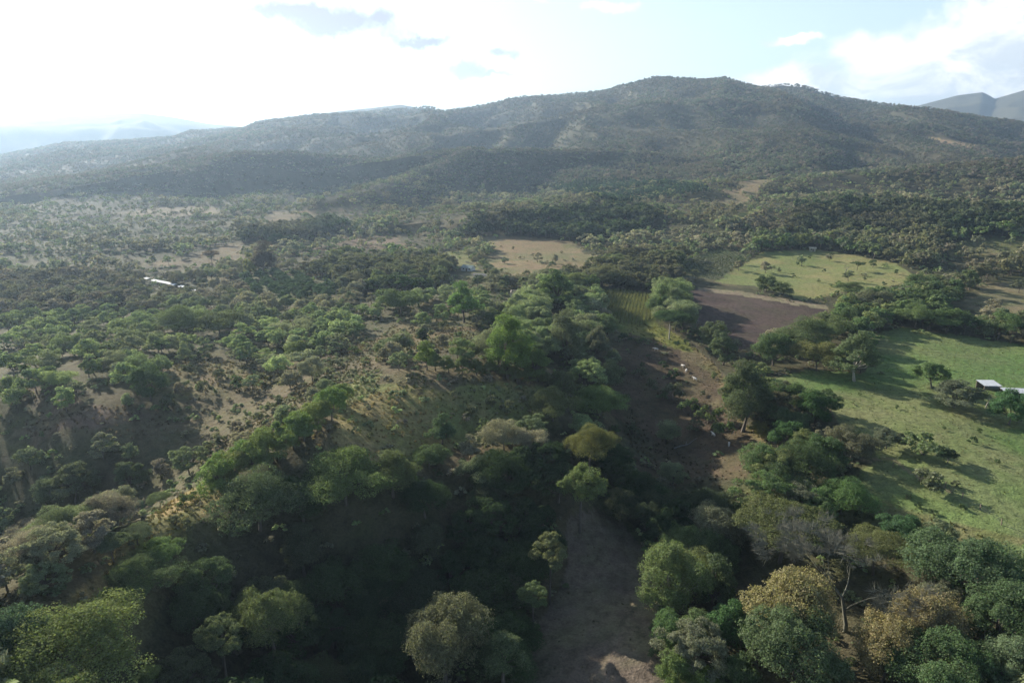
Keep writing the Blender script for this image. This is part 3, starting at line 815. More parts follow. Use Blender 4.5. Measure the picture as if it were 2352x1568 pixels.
def make_bare(name, seed, H=10.0, W=10.0, depth=5, lean=0.0, bark=None, thick=1.0):
    rng = random.Random(seed)
    big, fine = Buf(), Buf()
    def grow(p, d, L, r, k):
        pts, rad = [p], [r]
        q = Vector(p); dd = Vector(d)
        for s in range(3):
            dd = (dd + Vector((rng.gauss(0, .13), rng.gauss(0, .13), rng.gauss(0, .08)))).normalized()
            q = q + dd * (L / 3); pts.append(tuple(q)); rad.append(r * (1 - 0.17 * (s + 1)))
        (big if k > depth - 2 else fine).add(*tube(pts, rad, 5 if k > depth - 2 else 3))
        if k == 0:
            for _ in range(14):
                w_ = (dd * .9 + Vector((rng.gauss(0, .5), rng.gauss(0, .5), rng.gauss(.2, .4)))).normalized()
                a_ = Vector(pts[rng.choice((1, 2, 3))]); c_ = a_ + w_ * rng.uniform(.35, .9) * H * .07
                sd_ = w_.orthogonal().normalized() * .0009 * H
                fine.add([a_ - sd_, a_ + sd_, c_ + sd_ * .3, c_ - sd_ * .3], [(0, 1, 2, 3)])
            return
        for i in range(rng.choice((2, 3, 3)) if k < depth else 4):
            a = rng.uniform(0, 2 * math.pi); sp = rng.uniform(0.35, 0.85)
            u = dd.orthogonal().normalized(); w = dd.cross(u)
            nd = (dd + (u * math.cos(a) + w * math.sin(a)) * sp)
            nd.z = nd.z * 0.8 + (0.12 if k > 1 else 0.05)
            nd.x *= W / H; nd.y *= W / H
            grow(pts[rng.choice((2, 3, 3))], nd.normalized(), L * rng.uniform(0.6, 0.82), rad[-1] * rng.uniform(.62, .8), k - 1)
    grow((0, 0, -0.4), Vector((lean, 0, 1)).normalized(), H * 0.30, 0.028 * H * thick, depth)
    return fine.mesh(name + '_twigs', bark or M_GREYBARK), big.mesh(name + '_limbs', bark or M_GREYBARK)


HI, MID, LOW, SHR, TOP = [], [], [], [], []
forms = ['round', 'round', 'round', 'spread', 'spread', 'tall', 'tall', 'ragged', 'ragged', 'umbrella', 'airy', 'airy']
DIM = {'round': (10, 9.5), 'spread': (9.5, 12), 'tall': (12, 8), 'ragged': (10.5, 9), 'umbrella': (9.5, 12), 'airy': (9, 10)}
for i, f in enumerate(forms):
    H, W = DIM[f]
    HI.append((f, H, W) + make_tree('near_%s_%d' % (f, i), 100 + i, f, H, W, 34, 640, 0.215))
for i, f in enumerate(forms):
    H, W = DIM[f]
    MID.append((f, H, W) + make_tree('mid_%s_%d' % (f, i), 200 + i, f, H, W, 22, 170, 0.50))
for i, f in enumerate(['round', 'spread', 'tall', 'umbrella', 'airy', 'ragged']):
    H, W = DIM[f]
    TOP.append((f, H, W) + make_tree('close_%s_%d' % (f, i), 150 + i, f, H, W, 44, 1000, 0.15))
for i, f in enumerate(['round', 'spread', 'tall', 'ragged', 'round', 'airy', 'spread', 'ragged', 'airy', 'tall', 'round', 'spread']):
    H, W = {'round': (9, 9.5), 'spread': (8, 11), 'tall': (11, 8), 'ragged': (9, 9), 'airy': (7.5, 9)}[f]
    LOW.append((f, H, W) + make_tree('far_%s_%d' % (f, i), 300 + i, f, H, W, 11, 26, 1.35, mat=M_LEAFI, sides=4))
for i in range(5):
    SHR.append(('shrub', 2.6, 3.6) + make_tree('shrub_%d' % i, 400 + i, 'shrub', 2.6, 3.6, 9, 110, 0.26))
# ------------------------------------------------------------------ things
def prop(o, label=None, cat=None, group=None, kind=None):
    for k, v in (('label', label), ('category', cat), ('group', group), ('kind', kind)):
        if v:
            o[k] = v
    return o


def empty(name, loc, rz=0.0, sc=(1, 1, 1)):
    o = bpy.data.objects.new(name, None); COL.objects.link(o)
    o.location = loc; o.rotation_euler = (0, 0, rz); o.scale = sc
    o.empty_display_size = 0.5
    return o


def part(name, me, parent, col=None):
    o = bpy.data.objects.new(name, me); COL.objects.link(o)
    o.parent = parent
    if col is not None:
        o.color = (*col, 1)
    return o


class Tree:
    __slots__ = ('x', 'y', 'z', 'h', 'w', 'form', 'tint', 'rz', 'name', 'label', 'cat', 'group', 'u', 'v', 'px', 'fixed', 'variant', 'bark', 'up')
    def __init__(s, **k):
        for a in s.__slots__:
            setattr(s, a, k.get(a))


RNG = np.random.default_rng(7)


def hero(u, v, px, form, tint, aspect=None, label=None, name='broadleaf_tree', cat='tree', group=None, bark=None, up=0.0):
    """a tree measured in the photograph: crown centre (u, v), crown width in photograph pixels"""
    asp = aspect or {'round': 1.0, 'spread': .8, 'tall': 1.45, 'ragged': 1.1, 'umbrella': .78, 'airy': .9, 'shrub': .75, 'bare': .9, 'puffy': 1.1}[form]
    x, y, z = hit(u, v, 4.0)
    for _ in range(3):
        d = math.hypot(x, y); dist = math.sqrt(d * d + (CAMH - z) ** 2)
        w = px * dist / FPX
        h = w * asp
        x, y, z = hit(u, v, h * (0.55 if form != 'umbrella' else .7) + up)
    return Tree(x=x, y=y, z=z, h=h, w=w, form=form, tint=tint, rz=RNG.uniform(0, 6.28), name=name, label=label, cat=cat, group=group, u=u, v=v, px=px, fixed=True, bark=bark, up=up)


YG, LG, MG, DG, OL, GB = (.100, .125, .036), (.080, .105, .036), (.058, .088, .030), (.032, .055, .022), (.080, .088, .046), (.110, .092, .062)
HEROES = [
    # the lower right wood
    hero(1825, 1400, 150, 'puffy', (.165, .145, .055), 1.15, 'large tree covered in golden blossom beside the great leafless grey tree', 'blossoming_tree', group='golden blossoming trees'),
    hero(2145, 1440, 120, 'puffy', (.16, .132, .055), 1.2, 'golden blossoming tree just right of the leafless grey tree', 'blossoming_tree', group='golden blossoming trees'),
    hero(2040, 1490, 110, 'puffy', (.17, .14, .055), 1.2, 'lowest of the three golden blossoming trees, nearest the frame bottom', 'blossoming_tree', group='golden blossoming trees'),
    hero(1960, 1335, 330, 'bare', (.2, .2, .2), .62, 'great leafless grey tree with wide spreading twigs above the golden blossoms', 'leafless_tree', bark='grey'),
    hero(1800, 1215, 185, 'umbrella', (.085, .098, .034), .62, 'wide flat-topped olive tree where wood meets lower pasture', 'umbrella_tree'),
    hero(2015, 1260, 120, 'umbrella', (.095, .105, .036), .7, 'flat-topped tree between the olive umbrella tree and green pasture corner', 'umbrella_tree'),
    hero(1835, 1490, 170, 'round', (.070, .100, .040), 1.0, 'broad green tree with a forked white limb below the largest golden tree'),
    hero(1545, 1330, 130, 'round', (.095, .125, .040), 1.25, 'pale green round tree on the clearing edge with two pale trunks', bark='pale'),
    hero(1670, 1430, 95, 'round', (.050, .105, .030), 1.1, 'bright green tree left of the largest golden tree'),
    hero(1545, 1450, 80, 'round', (.055, .10, .030), 1.1, 'round bright green tree right of the sunlit bare earth'),
    hero(1550, 1530, 80, 'round', (.085, .125, .030), 1.1, 'light green tree at the frame bottom beside the sunlit earth'),
    hero(1615, 1560, 70, 'round', (.105, .15, .03), 1.0, 'small yellow-green tree at the frame bottom under the bright green tree'),
    hero(2230, 1300, 170, 'round', (.060, .095, .040), .9, 'large blue-green tree at the foot of the green pasture'),
    hero(2310, 1420, 120, 'tall', (.055, .090, .034), 1.3, 'tall green tree against the right frame edge below the pasture'),
    hero(2320, 1540, 110, 'tall', (.085, .120, .055), 1.2, 'pale silvery green tree in the bottom right corner'),
    hero(2150, 1530, 150, 'round', (.060, .10, .035), 1.0, 'green tree below the golden tree right of centre wood'),
    hero(1640, 1330, 90, 'tall', (.060, .085, .034), 1.4, 'dark green tree behind the pale green tree on the clearing edge'),
    hero(1700, 1560, 90, 'round', (.060, .09, .03), 1.0, 'mid green tree at the frame bottom left of the forked white limb'),
    hero(2070, 1220, 80, 'round', (.040, .085, .032), .9, 'deep green bushy tree on the lower pasture edge beside the flat-topped tree'),
    # along the cow slope and the pasture
    hero(1715, 905, 105, 'tall', (.062, .080, .036), 1.5, 'tallest dark leafy tree at the top of the cattle slope'),
    hero(1875, 937, 75, 'round', (.034, .072, .020), .92, 'neat round dark green tree at the left edge of the pasture'),
    hero(1790, 930, 70, 'ragged', (.075, .070, .040), 1.1, 'brownish open tree between tallest tree and round dark tree'),
    hero(1805, 1000, 70, 'round', (.045, .095, .028), .9, 'bright green bushy tree below the round dark green tree'),
    hero(1750, 985, 45, 'round', (.13, .125, .025), .8, 'small yellow tree tucked under the tallest dark tree'),
    hero(1960, 1020, 95, 'spread', (.085, .085, .050), .75, 'olive brown spreading tree on the pasture corner with yellowed top'),
    hero(1880, 1040, 90, 'round', (.050, .085, .030), .95, 'dense green tree left of the olive brown spreading tree'),
    hero(1935, 1140, 115, 'spread', (.070, .125, .032), .65, 'bright green low spreading tree casting shade on lower pasture'),
    hero(1970, 815, 90, 'tall', (.090, .120, .050), 1.15, 'pale green tree with a white trunk at the copse edge above the pasture', bark='pale'),
    hero(1850, 770, 110, 'spread', (.075, .100, .040), .7, 'wide green tree in the middle of the copse below the ploughed field'),
    hero(1905, 750, 90, 'spread', (.085, .108, .04), .7, 'light green tree on the copse top below the ploughed field corner'),
    hero(1780, 800, 80, 'round', (.065, .1, .035), .9, 'round green tree on the left shoulder of the copse'),
    hero(1880, 815, 90, 'spread', (.110, .112, .035), .7, 'yellowish spreading tree low in the copse above the pasture shade'),
    hero(1640, 770, 60, 'round', (.085, .105, .048), 1.0, 'greyish green tree left of the ploughed field foot'),
    hero(1665, 800, 55, 'tall', (.075, .1, .045), 1.3, 'upright grey-green tree on the gully edge below the ploughed field'),
    hero(1540, 735, 75, 'umbrella', (.035, .062, .024), .85, 'dark flat-crowned tree with a pale trunk beside the maize field', bark='pale'),
    hero(1515, 690, 55, 'tall', (.075, .11, .038), 1.4, 'tall green tree between the maize and the ploughed field'),
    hero(2145, 858, 60, 'ragged', (.070, .115, .035), .9, 'thin green tree with airy crown in mid pasture'),
    hero(2195, 905, 95, 'ragged', (.090, .105, .060), .55, 'sparse grey tree left of the sheds with bare earth at its foot', 'sparse_tree'),
    hero(2325, 935, 75, 'round', (.045, .10, .034), .85, 'bushy green tree at the frame edge below the sheds'),
    hero(2180, 1045, 34, 'round', (.050, .07, .035), .95, 'small dark round tree in the lower part of the pasture'),
    hero(2125, 1020, 80, 'shrub', (.085, .115, .045), .55, 'low pale green bush patch on the pasture path', 'thicket', 'bush'),
    hero(2040, 1005, 55, 'ragged', (.085, .1, .06), .8, 'thin grey-green tree on the pasture path bend', 'sparse_tree'),
    hero(2135, 1100, 75, 'shrub', (.085, .098, .048), .5, 'low olive thicket on the pasture bank with a pale post', 'thicket', 'bush'),
    # trees of the dark wood that stand up into the light
    hero(1335, 1115, 90, 'round', (.095, .125, .035), .95, 'lone sunlit yellow-green round tree in the middle of the dark wood', up=6.5),
    hero(1355, 1020, 100, 'spread', (.105, .105, .028), .85, 'ochre green tree above the lone sunlit round tree', up=6.5),
    hero(1265, 1265, 70, 'ragged', (.110, .120, .050), 1.4, 'sunlit slender olive tree at the left edge of the clearing', up=6.5),
    hero(1225, 1365, 60, 'ragged', (.085, .115, .042), 1.0, 'small sunlit tree below the slender olive tree by the clearing', up=6.5),
    hero(1020, 1450, 150, 'round', (.100, .102, .052), 1.2, 'large round olive brown tree standing out of the shade at frame bottom', up=6.5),
    hero(1155, 1495, 85, 'tall', (.080, .105, .045), 1.3, 'green upright tree between the olive brown tree and the clearing', up=6.5),
    hero(790, 1100, 180, 'spread', (.095, .130, .035), .65, 'bright green spreading tree on the bank below the meadow'),
    hero(900, 1085, 100, 'tall', (.090, .110, .036), 1.1, 'yellowish green tree hung with creeper below the meadow corner'),
    hero(590, 1150, 175, 'spread', (.070, .095, .042), .75, 'broad blue-green tree on the ridge end above the dark wood'),
    hero(985, 1050, 80, 'spread', (.060, .09, .035), .7, 'green spreading tree overhanging the foot of the meadow'),
    hero(1015, 985, 60, 'tall', (.060, .095, .040), 1.2, 'upright green tree standing at the lower edge of the meadow'),
    hero(620, 1410, 120, 'round', (.085, .105, .034), 1.2, 'tall olive green tree half in light in the lower left wood', up=6.5),
    hero(505, 1455, 80, 'ragged', (.085, .105, .042), 1.2, 'ragged sunlit tree left of the half-lit olive tree', up=6.5),
    hero(140, 1510, 250, 'spread', (.105, .130, .034), .6, 'wide yellow-green tree in the bottom left corner'),
    hero(40, 1440, 90, 'round', (.060, .10, .05), 1.1, 'blue-green tree at the left frame edge above the wide yellow-green tree'),
    hero(265, 1500, 45, 'ragged', (.12, .15, .04), 1.2, 'small bright tree right of the wide yellow-green tree'),
    hero(345, 1555, 50, 'tall', (.11, .14, .035), 1.3, 'narrow yellow-green tree at the frame bottom right of the corner tree'),
    hero(725, 1560, 110, 'spread', (.080, .09, .036), .7, 'olive treetop cut by the frame bottom in the dark wood'),
    # the ridge
    hero(370, 1265, 75, 'spread', (.080, .125, .034), .75, 'rounded bright green tree on the golden grass of the ridge'),
    hero(312, 1225, 60, 'umbrella', (.080, .10, .05), .6, 'flat-topped tree on the golden ridge leaning over shade'),
    hero(255, 1255, 62, 'umbrella', (.075, .095, .048), .9, 'leaning umbrella tree with bare trunk on the golden ridge'),
    hero(365, 1145, 45, 'umbrella', (.090, .115, .05), .7, 'small flat-crowned tree at the top of the golden ridge'),
    hero(320, 1160, 20, 'round', (.16, .22, .11), .9, 'tiny pale mint green bush in the shade left of the ridge', 'pale_bush', 'bush'),
    hero(300, 1095, 55, 'ragged', (.085, .105, .05), 1.3, 'slim ragged tree rising from the shaded valley left of the ridge'),
    hero(165, 1110, 75, 'ragged', (.085, .098, .05), 1.1, 'feathery olive tree rising from the shaded left valley'),
    hero(320, 1330, 130, 'spread', (.075, .105, .036), .5, 'low green tree where golden grass meets the dark wood'),
    hero(340, 880, 75, 'round', (.055, .085, .034), .95, 'dark green tree standing in the glade of the left savanna'),
    hero(680, 805, 50, 'round', (.115, .140, .045), .9, 'small light yellow-green tree above the fallow land'),
    # centre spine
    hero(1165, 790, 100, 'tall', (.095, .145, .026), 1.5, 'tall vivid yellow-green tree on the left flank of the central wood'),
    hero(1065, 690, 70, 'tall', (.085, .150, .034), 1.35, 'vivid green tree standing alone in front of the homestead'),
    hero(980, 815, 50, 'tall', (.110, .150, .030), 1.35, 'narrow yellow-green tree left of the central tree row'),
    hero(970, 770, 28, 'tall', (.035, .055, .026), 1.3, 'small dark conical tree in the upper meadow'),
    hero(1300, 770, 100, 'tall', (.095, .110, .055), 1.2, 'pale grey-green tree crown at the heart of the central wood'),
    hero(1370, 790, 60, 'tall', (.105, .110, .065), 1.5, 'silvery tree on the right rim of the central wood'),
    hero(1395, 860, 70, 'round', (.090, .110, .050), 1.0, 'light tree on the wood rim above the shaded slope'),
    hero(1300, 880, 70, 'round', (.085, .1, .04), .9, 'round olive tree low in the central wood above the dark hollow'),
    hero(1230, 830, 70, 'tall', (.095, .13, .033), 1.2, 'green pointed tree beside the vivid tall tree'),
    hero(1375, 920, 120, 'spread', (.090, .135, .033), .6, 'layered bright green tree at the spine foot above the ochre tree'),
    hero(1270, 930, 110, 'spread', (.085, .098, .036), .7, 'wide olive green tree between meadow and layered bright tree'),
    hero(1395, 745, 60, 'round', (.085, .12, .04), .9, 'green tree where the wood meets the maize field corner'),
    hero(1280, 660, 80, 'tall', (.080, .120, .034), 1.1, 'green tree on the far end of the central wood near dry field'),
    hero(920, 690, 90, 'spread', (.085, .115, .045), .7, 'wide soft green tree left of the vivid lone tree'),
    hero(1135, 735, 55, 'round', (.05, .07, .03), .8, 'dark round tree between the upper meadow and central wood'),
    hero(635, 548, 34, 'round', (.025, .045, .026), .85, 'dark compact tree on the edge of the west field'),
    hero(602, 590, 60, 'tall', (.085, .070, .055), 1.2, 'grey-brown tree beside the yellow strip of the west field'),
    hero(572, 605, 24, 'tall', (.16, .16, .05), 2.4, 'tall narrow pale yellow-green tree beside the grey-brown tree'),
    hero(485, 588, 34, 'umbrella', (.12, .085, .06), .95, 'reddish umbrella tree alone in the west field'),
    hero(420, 735, 100, 'spread', (.085, .11, .04), .6, 'wide yellow-topped tree in the middle of the left woodland'),
    hero(500, 740, 90, 'spread', (.085, .1, .045), .6, 'broad dome tree right of the yellow-topped tree in the left woodland'),
    hero(1090, 600, 10, 'round', (.025, .04, .022), .9, 'little dark round tree beside the teal roofed house'),
    hero(1942, 615, 24, 'bare', (.2, .2, .2), .95, 'small leafless grey tree in the far pasture', 'leafless_tree', bark='grey'),
    hero(1970, 608, 26, 'umbrella', (.06, .085, .03), .7, 'dark flat-topped tree right of the leafless tree in far pasture'),
    hero(2005, 606, 18, 'shrub', (.06, .085, .03), .8, 'rounded bush in the far pasture near the flat-topped tree', 'bush', 'bush'),
    hero(2115, 695, 36, 'round', (.10, .13, .045), 1.1, 'light green tree in the tree line right of the far pasture'),
    hero(1950, 662, 50, 'spread', (.085, .115, .04), .6, 'green spreading tree at the foot of the far pasture'),
    hero(1760, 652, 46, 'round', (.065, .09, .036), .75, 'dark tree on the far edge of the ploughed field'),
    hero(1800, 662, 42, 'round', (.085, .11, .042), .75, 'lighter tree next to the dark one above the ploughed field'),
]
# the close-planted bright row along the ridge and the row above the meadow
for i, (u, v) in enumerate([(512, 1090), (548, 1070), (580, 1045), (610, 1030), (640, 1015), (672, 992), (700, 975), (728, 950), (756, 925), (782, 905)]):
    HEROES.append(hero(u + 4 * math.sin(i * 5), v + 3 * math.cos(i * 3), (82 - i * 2.0) * (1 + .12 * math.sin(i * 2.7)), ('round', 'ragged', 'round', 'round')[i % 4], (.112 + .012 * math.sin(i * 2.1), .152 + .010 * math.cos(i * 3.3), .038), 1.0 + .15 * math.cos(i * 4), None, 'hedgerow_tree', 'tree', 'bright green row of trees along the ridge'))
for i, (u, v) in enumerate([(1000, 832), (1030, 836), (1062, 838), (1094, 842), (1126, 846), (1158, 850), (1188, 858), (1218, 862), (1246, 862)]):
    HEROES.append(hero(u, v, 38, 'tall', (.095, .128 - .003 * i, .036), 1.05, None, 'hedgerow_tree', 'tree', 'tall row of trees above the meadow'))
_ORD = ['first', 'second', 'third', 'fourth', 'fifth', 'sixth', 'seventh', 'eighth', 'ninth', 'tenth', 'eleventh', 'twelfth', 'thirteenth', 'fourteenth', 'fifteenth', 'sixteenth', 'seventeenth', 'eighteenth', 'nineteenth', 'twentieth']
n1 = 0
for h_ in HEROES:
    if h_.group and h_.group.startswith('bright green row'):
        h_.label = '%s bright green tree counted from the left in the row along the ridge' % _ORD[n1]; n1 += 1
n1 = 0
for h_ in HEROES:
    if h_.group and h_.group.startswith('tall row'):
        h_.label = '%s slender tree counted from the left in the row above the meadow' % _ORD[n1]; n1 += 1

# ------------------------------------------------------------------ scatter the other trees
def field_at(u, v, r):
    """index of the field at a pixel, or -1"""
    out = np.full(np.shape(u), -1)
    for i, f in enumerate(FIELDS):
        out[inpoly(u, v, f[1]) & (r < f[5])] = i
    return out


def scatter_points():
    """candidate tree places on a jittered lattice whose step grows with distance"""
    pts = []
    bands = [(38, 300, 5.4), (300, 620, 5.6), (620, 1100, 6.4), (1100, 1700, 8.5), (1700, 2600, 11.0)]
    for r0, r1, st in bands:
        n = int(2 * r1 / st)
        gx, gy = np.meshgrid(np.arange(-r1, r1, st), np.arange(-20, r1, st))
        x = (gx + RNG.uniform(-.48, .48, gx.shape) * st).ravel(); y = (gy + RNG.uniform(-.48, .48, gy.shape) * st).ravel()
        r = np.hypot(x, y); th = np.abs(np.arctan2(x, y))
        m = (r >= r0) & (r < r1) & (th < math.radians(53)) & (y > 10)
        pts.append(np.stack([x[m], y[m], np.full(m.sum(), st)], -1))
    return np.vstack(pts)


P = scatter_points()
X, Y = P[:, 0], P[:, 1]
Z = ground(X, Y)
RAD = np.hypot(X, Y)
U0, V0, _ = project(X, Y, Z)
U, V, D = project(X, Y, Z + 5.0)
FI = field_at(U0, V0, RAD)
dens = np.zeros(len(X)); hh = np.full(len(X), 6.5); pal = np.full(len(X), 'dry', dtype=object)
# open savanna away from the woods: patchy
pn = fbm(X, Y, 38, 3, 131); pn2 = fbm(X, Y, 120, 3, 137)
dens = np.clip(0.27 + (pn - 0.5) * 2.6 + (pn2 - .5) * 1.3, 0.05, 0.9)
dens = dens * np.where(RAD > 430, .58, .75)
hh = 3.8 + 3.4 * pn
isw = np.zeros(len(X), bool)
for poly, dn, h_, pl in WOODS:
    m = inpoly(U, V, poly) & (RAD < 900)
    dens[m] = dn; hh[m] = h_; pal[m] = pl; isw |= m
# the slopes of the hills are all bush
m = (RAD > 1100) | ((RAD > 900) & (Z > 14))
dens[m] = np.clip(0.9 + (pn[m] - .5) * 1.6, .45, 1.0); pal[m] = 'hill'; hh[m] = 4.8 + (RAD[m] > 1500) * 2.5
infield = FI >= 0
fd = np.array([f[6] for f in FIELDS])
for i, f in enumerate(FIELDS):
    q = FI == i
    dens[q] = f[6]
keep = RNG.uniform(0, 1, len(X)) < dens
inframe = (U > -1300) & (U < PW + 1300) & (V < PH + 700)
keep &= inframe
# only where the ground does not hide them for good (a wide margin is left)
vis = np.zeros(len(X), bool)
for k0 in range(0, len(X), 40000):
    s = slice(k0, k0 + 40000)
    vis[s] = visible(X[s], Y[s], Z[s] + 10.0)
keep &= vis | (RAD < 350)
# keep clear of the measured trees
for h_ in HEROES:
    rr = 0.40 * h_.w + 1.4
    keep &= (X - h_.x) ** 2 + (Y - h_.y) ** 2 > rr * rr
    # and do not stand in front of them
idx = np.nonzero(keep)[0]
for h_ in HEROES:
    dist = math.hypot(h_.x, h_.y)
    near = idx[(np.abs(U[idx] - h_.u) < 0.42 * h_.px) & (RAD[idx] < dist) & (RAD[idx] > dist - 2.2 * h_.h) & (V[idx] - h_.v < 0.95 * h_.px) & (V[idx] > h_.v)]
    keep[near] = False
idx = np.nonzero(keep)[0]
KEEP_OUT = [(2236, 870, 2352, 908), (1060, 612, 1108, 640), (1170, 668, 1204, 690), (1852, 562, 1872, 576), (1500, 620, 1730, 660)]
if len(idx):
    bad = np.zeros(len(idx), bool)
    for a, b, c, d in KEEP_OUT[:4]:
        bad |= (U0[idx] > a) & (U0[idx] < c) & (V0[idx] > b - 4) & (V0[idx] < d + 10)
    pl_ = 645 + (U0[idx] - 334) * .265
    bad |= (U0[idx] > 330) & (U0[idx] < 456) & (V0[idx] > pl_ - 4) & (V0[idx] < pl_ + 15)
    idx = idx[~bad]
print('trees kept', len(idx))
H_ = hh[idx] * RNG.uniform(0.72, 1.28, len(idx))
LATT = P[idx, 2]
H_ = np.maximum(H_, LATT * 0.55)
tint = np.zeros((len(idx), 3))
for k, i in enumerate(idx):
    pl = PAL[pal[i]]
    tint[k] = pl[RNG.integers(len(pl))]
# drifts of colour over larger ground
drift = fbm(X[idx], Y[idx], 60, 3, 151)[:, None]
big = fbm(X[idx], Y[idx], 330, 4, 153)[:, None]
tint = tint * np.where(RAD[idx] > 900, 1, 0)[:, None] * (0.62 + 0.8 * big) + tint * np.where(RAD[idx] > 900, 0, 1)[:, None]
tint = tint * (0.82 + 0.36 * drift) * RNG.uniform(.86, 1.16, (len(idx), 1))
dry = (sstep(.5, .7, fbm(X[idx], Y[idx], 85, 3, 157)) * (RAD[idx] > 300) * .55)[:, None]
tint = tint * (1 - dry) + np.array((.105, .082, .056)) * dry
FORM = np.array(['round', 'spread', 'tall', 'ragged', 'airy'])[RNG.choice(5, len(idx), p=(.27, .22, .13, .18, .20))]
wr = {'airy': 1.1, 'round': .92, 'spread': 1.25, 'tall': .68, 'ragged': .86, 'umbrella': 1.25}
SIZE = np.array([h * wr[f] for h, f in zip(H_, FORM)])
APP = SIZE / np.maximum(RAD[idx], 60)
seen = visible(X[idx], Y[idx], Z[idx] + 4.0) & (U[idx] > 5) & (U[idx] < PW - 5) & (V[idx] < PH + 15) & (V[idx] > 0)
score = np.where(seen, APP, 0)
order = np.argsort(-score)
n_hero = sum(1 for h_ in HEROES if h_.name == 'broadleaf_tree')
N_IND = 300 - n_hero
ind = order[:N_IND]
rest = np.ones(len(idx), bool); rest[ind] = False

# ---- landmarks to tell trees apart by
LAND = [((1420, 1350), 'beside the shaded clearing'), ((1100, 1250), 'in the dark central hollow'), ((760, 1250), 'in the dark wood under the ridge'), ((560, 1300), 'on the shaded bank under the ridge'),
        ((800, 1450), 'in the dark wood at frame bottom'), ((420, 1450), 'below the golden ridge foot'), ((100, 1500), 'around the bottom left corner'), ((120, 1250), 'in the shaded left valley'),
        ((200, 1050), 'on the far side of the left valley'), ((100, 850), 'in the left woodland near the frame edge'), ((350, 800), 'in the middle of the left woodland'), ((620, 770), 'in the left woodland above the fallow land'),
        ((480, 960), 'between the two left glades'), ((800, 720), 'behind the upper meadow'), ((1060, 720), 'around the vivid lone tree'), ((1300, 720), 'at the far end of the central wood'),
        ((1250, 850), 'in the middle of the central wood'), ((1300, 1000), 'at the foot of the central wood'), ((1100, 1080), 'below the meadow'), ((1560, 1050), 'on the shaded cattle slope'),
        ((1500, 1180), 'in the dark gully above the clearing'), ((1640, 1200), 'left of the flat-topped olive tree'), ((1830, 1090), 'between cattle slope and lower pasture'), ((1720, 980), 'along the cattle slope top'),
        ((1620, 800), 'between maize and ploughed field'), ((1850, 810), 'in the copse under the ploughed field'), ((2050, 720), 'in the tree belt above the pasture'), ((1750, 670), 'along the ploughed field far edge'),
        ((2250, 760), 'on the pasture far hedge'), ((1640, 1480), 'right of the sunlit bare earth'), ((1950, 1500), 'among the golden blossoming trees'), ((2250, 1480), 'in the bottom right wood'),
        ((2150, 1290), 'under the pasture foot'), ((1850, 1300), 'around the great leafless tree'), ((1450, 640), 'above the maize field'), ((1050, 1500), 'round the large olive brown tree')]


def size_word(h):
    return 'small' if h < 8 else ('tall' if h > 12 else 'mid-sized')


FORM_WORD = {'round': 'round-crowned', 'spread': 'spreading', 'tall': 'upright', 'ragged': 'ragged', 'umbrella': 'flat-topped', 'airy': 'thin-leaved'}
inds = []
for k in ind:
    i = idx[k]
    t_ = Tree(x=float(X[i]), y=float(Y[i]), z=float(Z[i]), h=float(H_[k]), w=float(SIZE[k]), form=str(FORM[k]), tint=tuple(tint[k]), rz=RNG.uniform(0, 6.28),
              name='broadleaf_tree', cat='tree', u=float(U[i]), v=float(V[i]), px=float(APP[k] * FPX))
    land = min(LAND, key=lambda L: (L[0][0] - t_.u) ** 2 + (L[0][1] - t_.v) ** 2)[1]
    t_.label = (size_word(t_.h), tint_word(t_.tint), FORM_WORD[t_.form], land)
    t_.group = 'woodland trees ' + land
    inds.append(t_)
bykey = {}
for t_ in inds:
    bykey.setdefault(t_.label, []).append(t_)
for key, ts in bykey.items():
    s, c, f, land = key
    base = '%s %s %s tree %s' % (s, c, f, land)
    ts.sort(key=lambda q: q.u)
    for n, q in enumerate(ts):
        if len(ts) == 1:
            q.label = base
        elif n == 0:
            q.label = 'leftmost ' + base
        elif n == len(ts) - 1:
            q.label = 'rightmost ' + base
        else:
            q.label = _ORD[n] + '-from-left ' + base


def pick(pool, form, rnd):
    c = [p_ for p_ in pool if p_[0] == form] or pool
    return c[int(rnd * len(c)) % len(c)]


PUFF = [('puffy', 11, 10) + make_tree('golden_%d' % i, 500 + i, 'puffy', 11, 10, 52, 620, 0.19) for i in range(2)]
BARE_BIG = make_bare('great_bare', 9, 10, 15, 7, 0.15, M_TWIG, .62)
BARE_SM = make_bare('small_bare', 12, 10, 10, 4, 0.0, M_GREYBARK, 1.4)


def build_tree(t_):
    if t_.form == 'bare':
        tw, lb = (BARE_BIG if t_.px > 100 else BARE_SM)
        e = empty(t_.name, (t_.x, t_.y, t_.z), t_.rz)
        dims = Vector(((max(v.co.x for v in tw.vertices) - min(v.co.x for v in tw.vertices)), 0, max(v.co.z for v in tw.vertices)))
        s = t_.w / dims.x; e.scale = (s, s, t_.h / dims.z)
        part('trunk', lb, e); part('crown', tw, e)
        return prop(e, t_.label, t_.cat, t_.group)
    if t_.form == 'shrub' or t_.name in ('shrub',):
        p_ = SHR[int(RNG.integers(len(SHR)))]
    elif t_.form == 'puffy':
        p_ = PUFF[int(RNG.integers(2))]
    else:
        p_ = pick(TOP if t_.px > 95 else HI if t_.px > 34 else MID, t_.form, RNG.uniform())
    f, H, W, crown, trunk = p_
    e = empty(t_.name, (t_.x, t_.y, t_.z), t_.rz, (t_.w / W, t_.w / W, t_.h / H))
    c = part('crown', crown, e, t_.tint)
    if t_.up:
        c.location.z = t_.up / (t_.h / H)
    if t_.form == 'shrub' and t_.px < 60:
        tr = None
    tr = part('trunk', trunk, e)
    if t_.up:
        tr.location.z = c.location.z
    if t_.bark == 'pale':
        tr.material_slots[0].link = 'OBJECT'; tr.material_slots[0].material = M_PALE
    return prop(e, t_.label, t_.cat, t_.group)


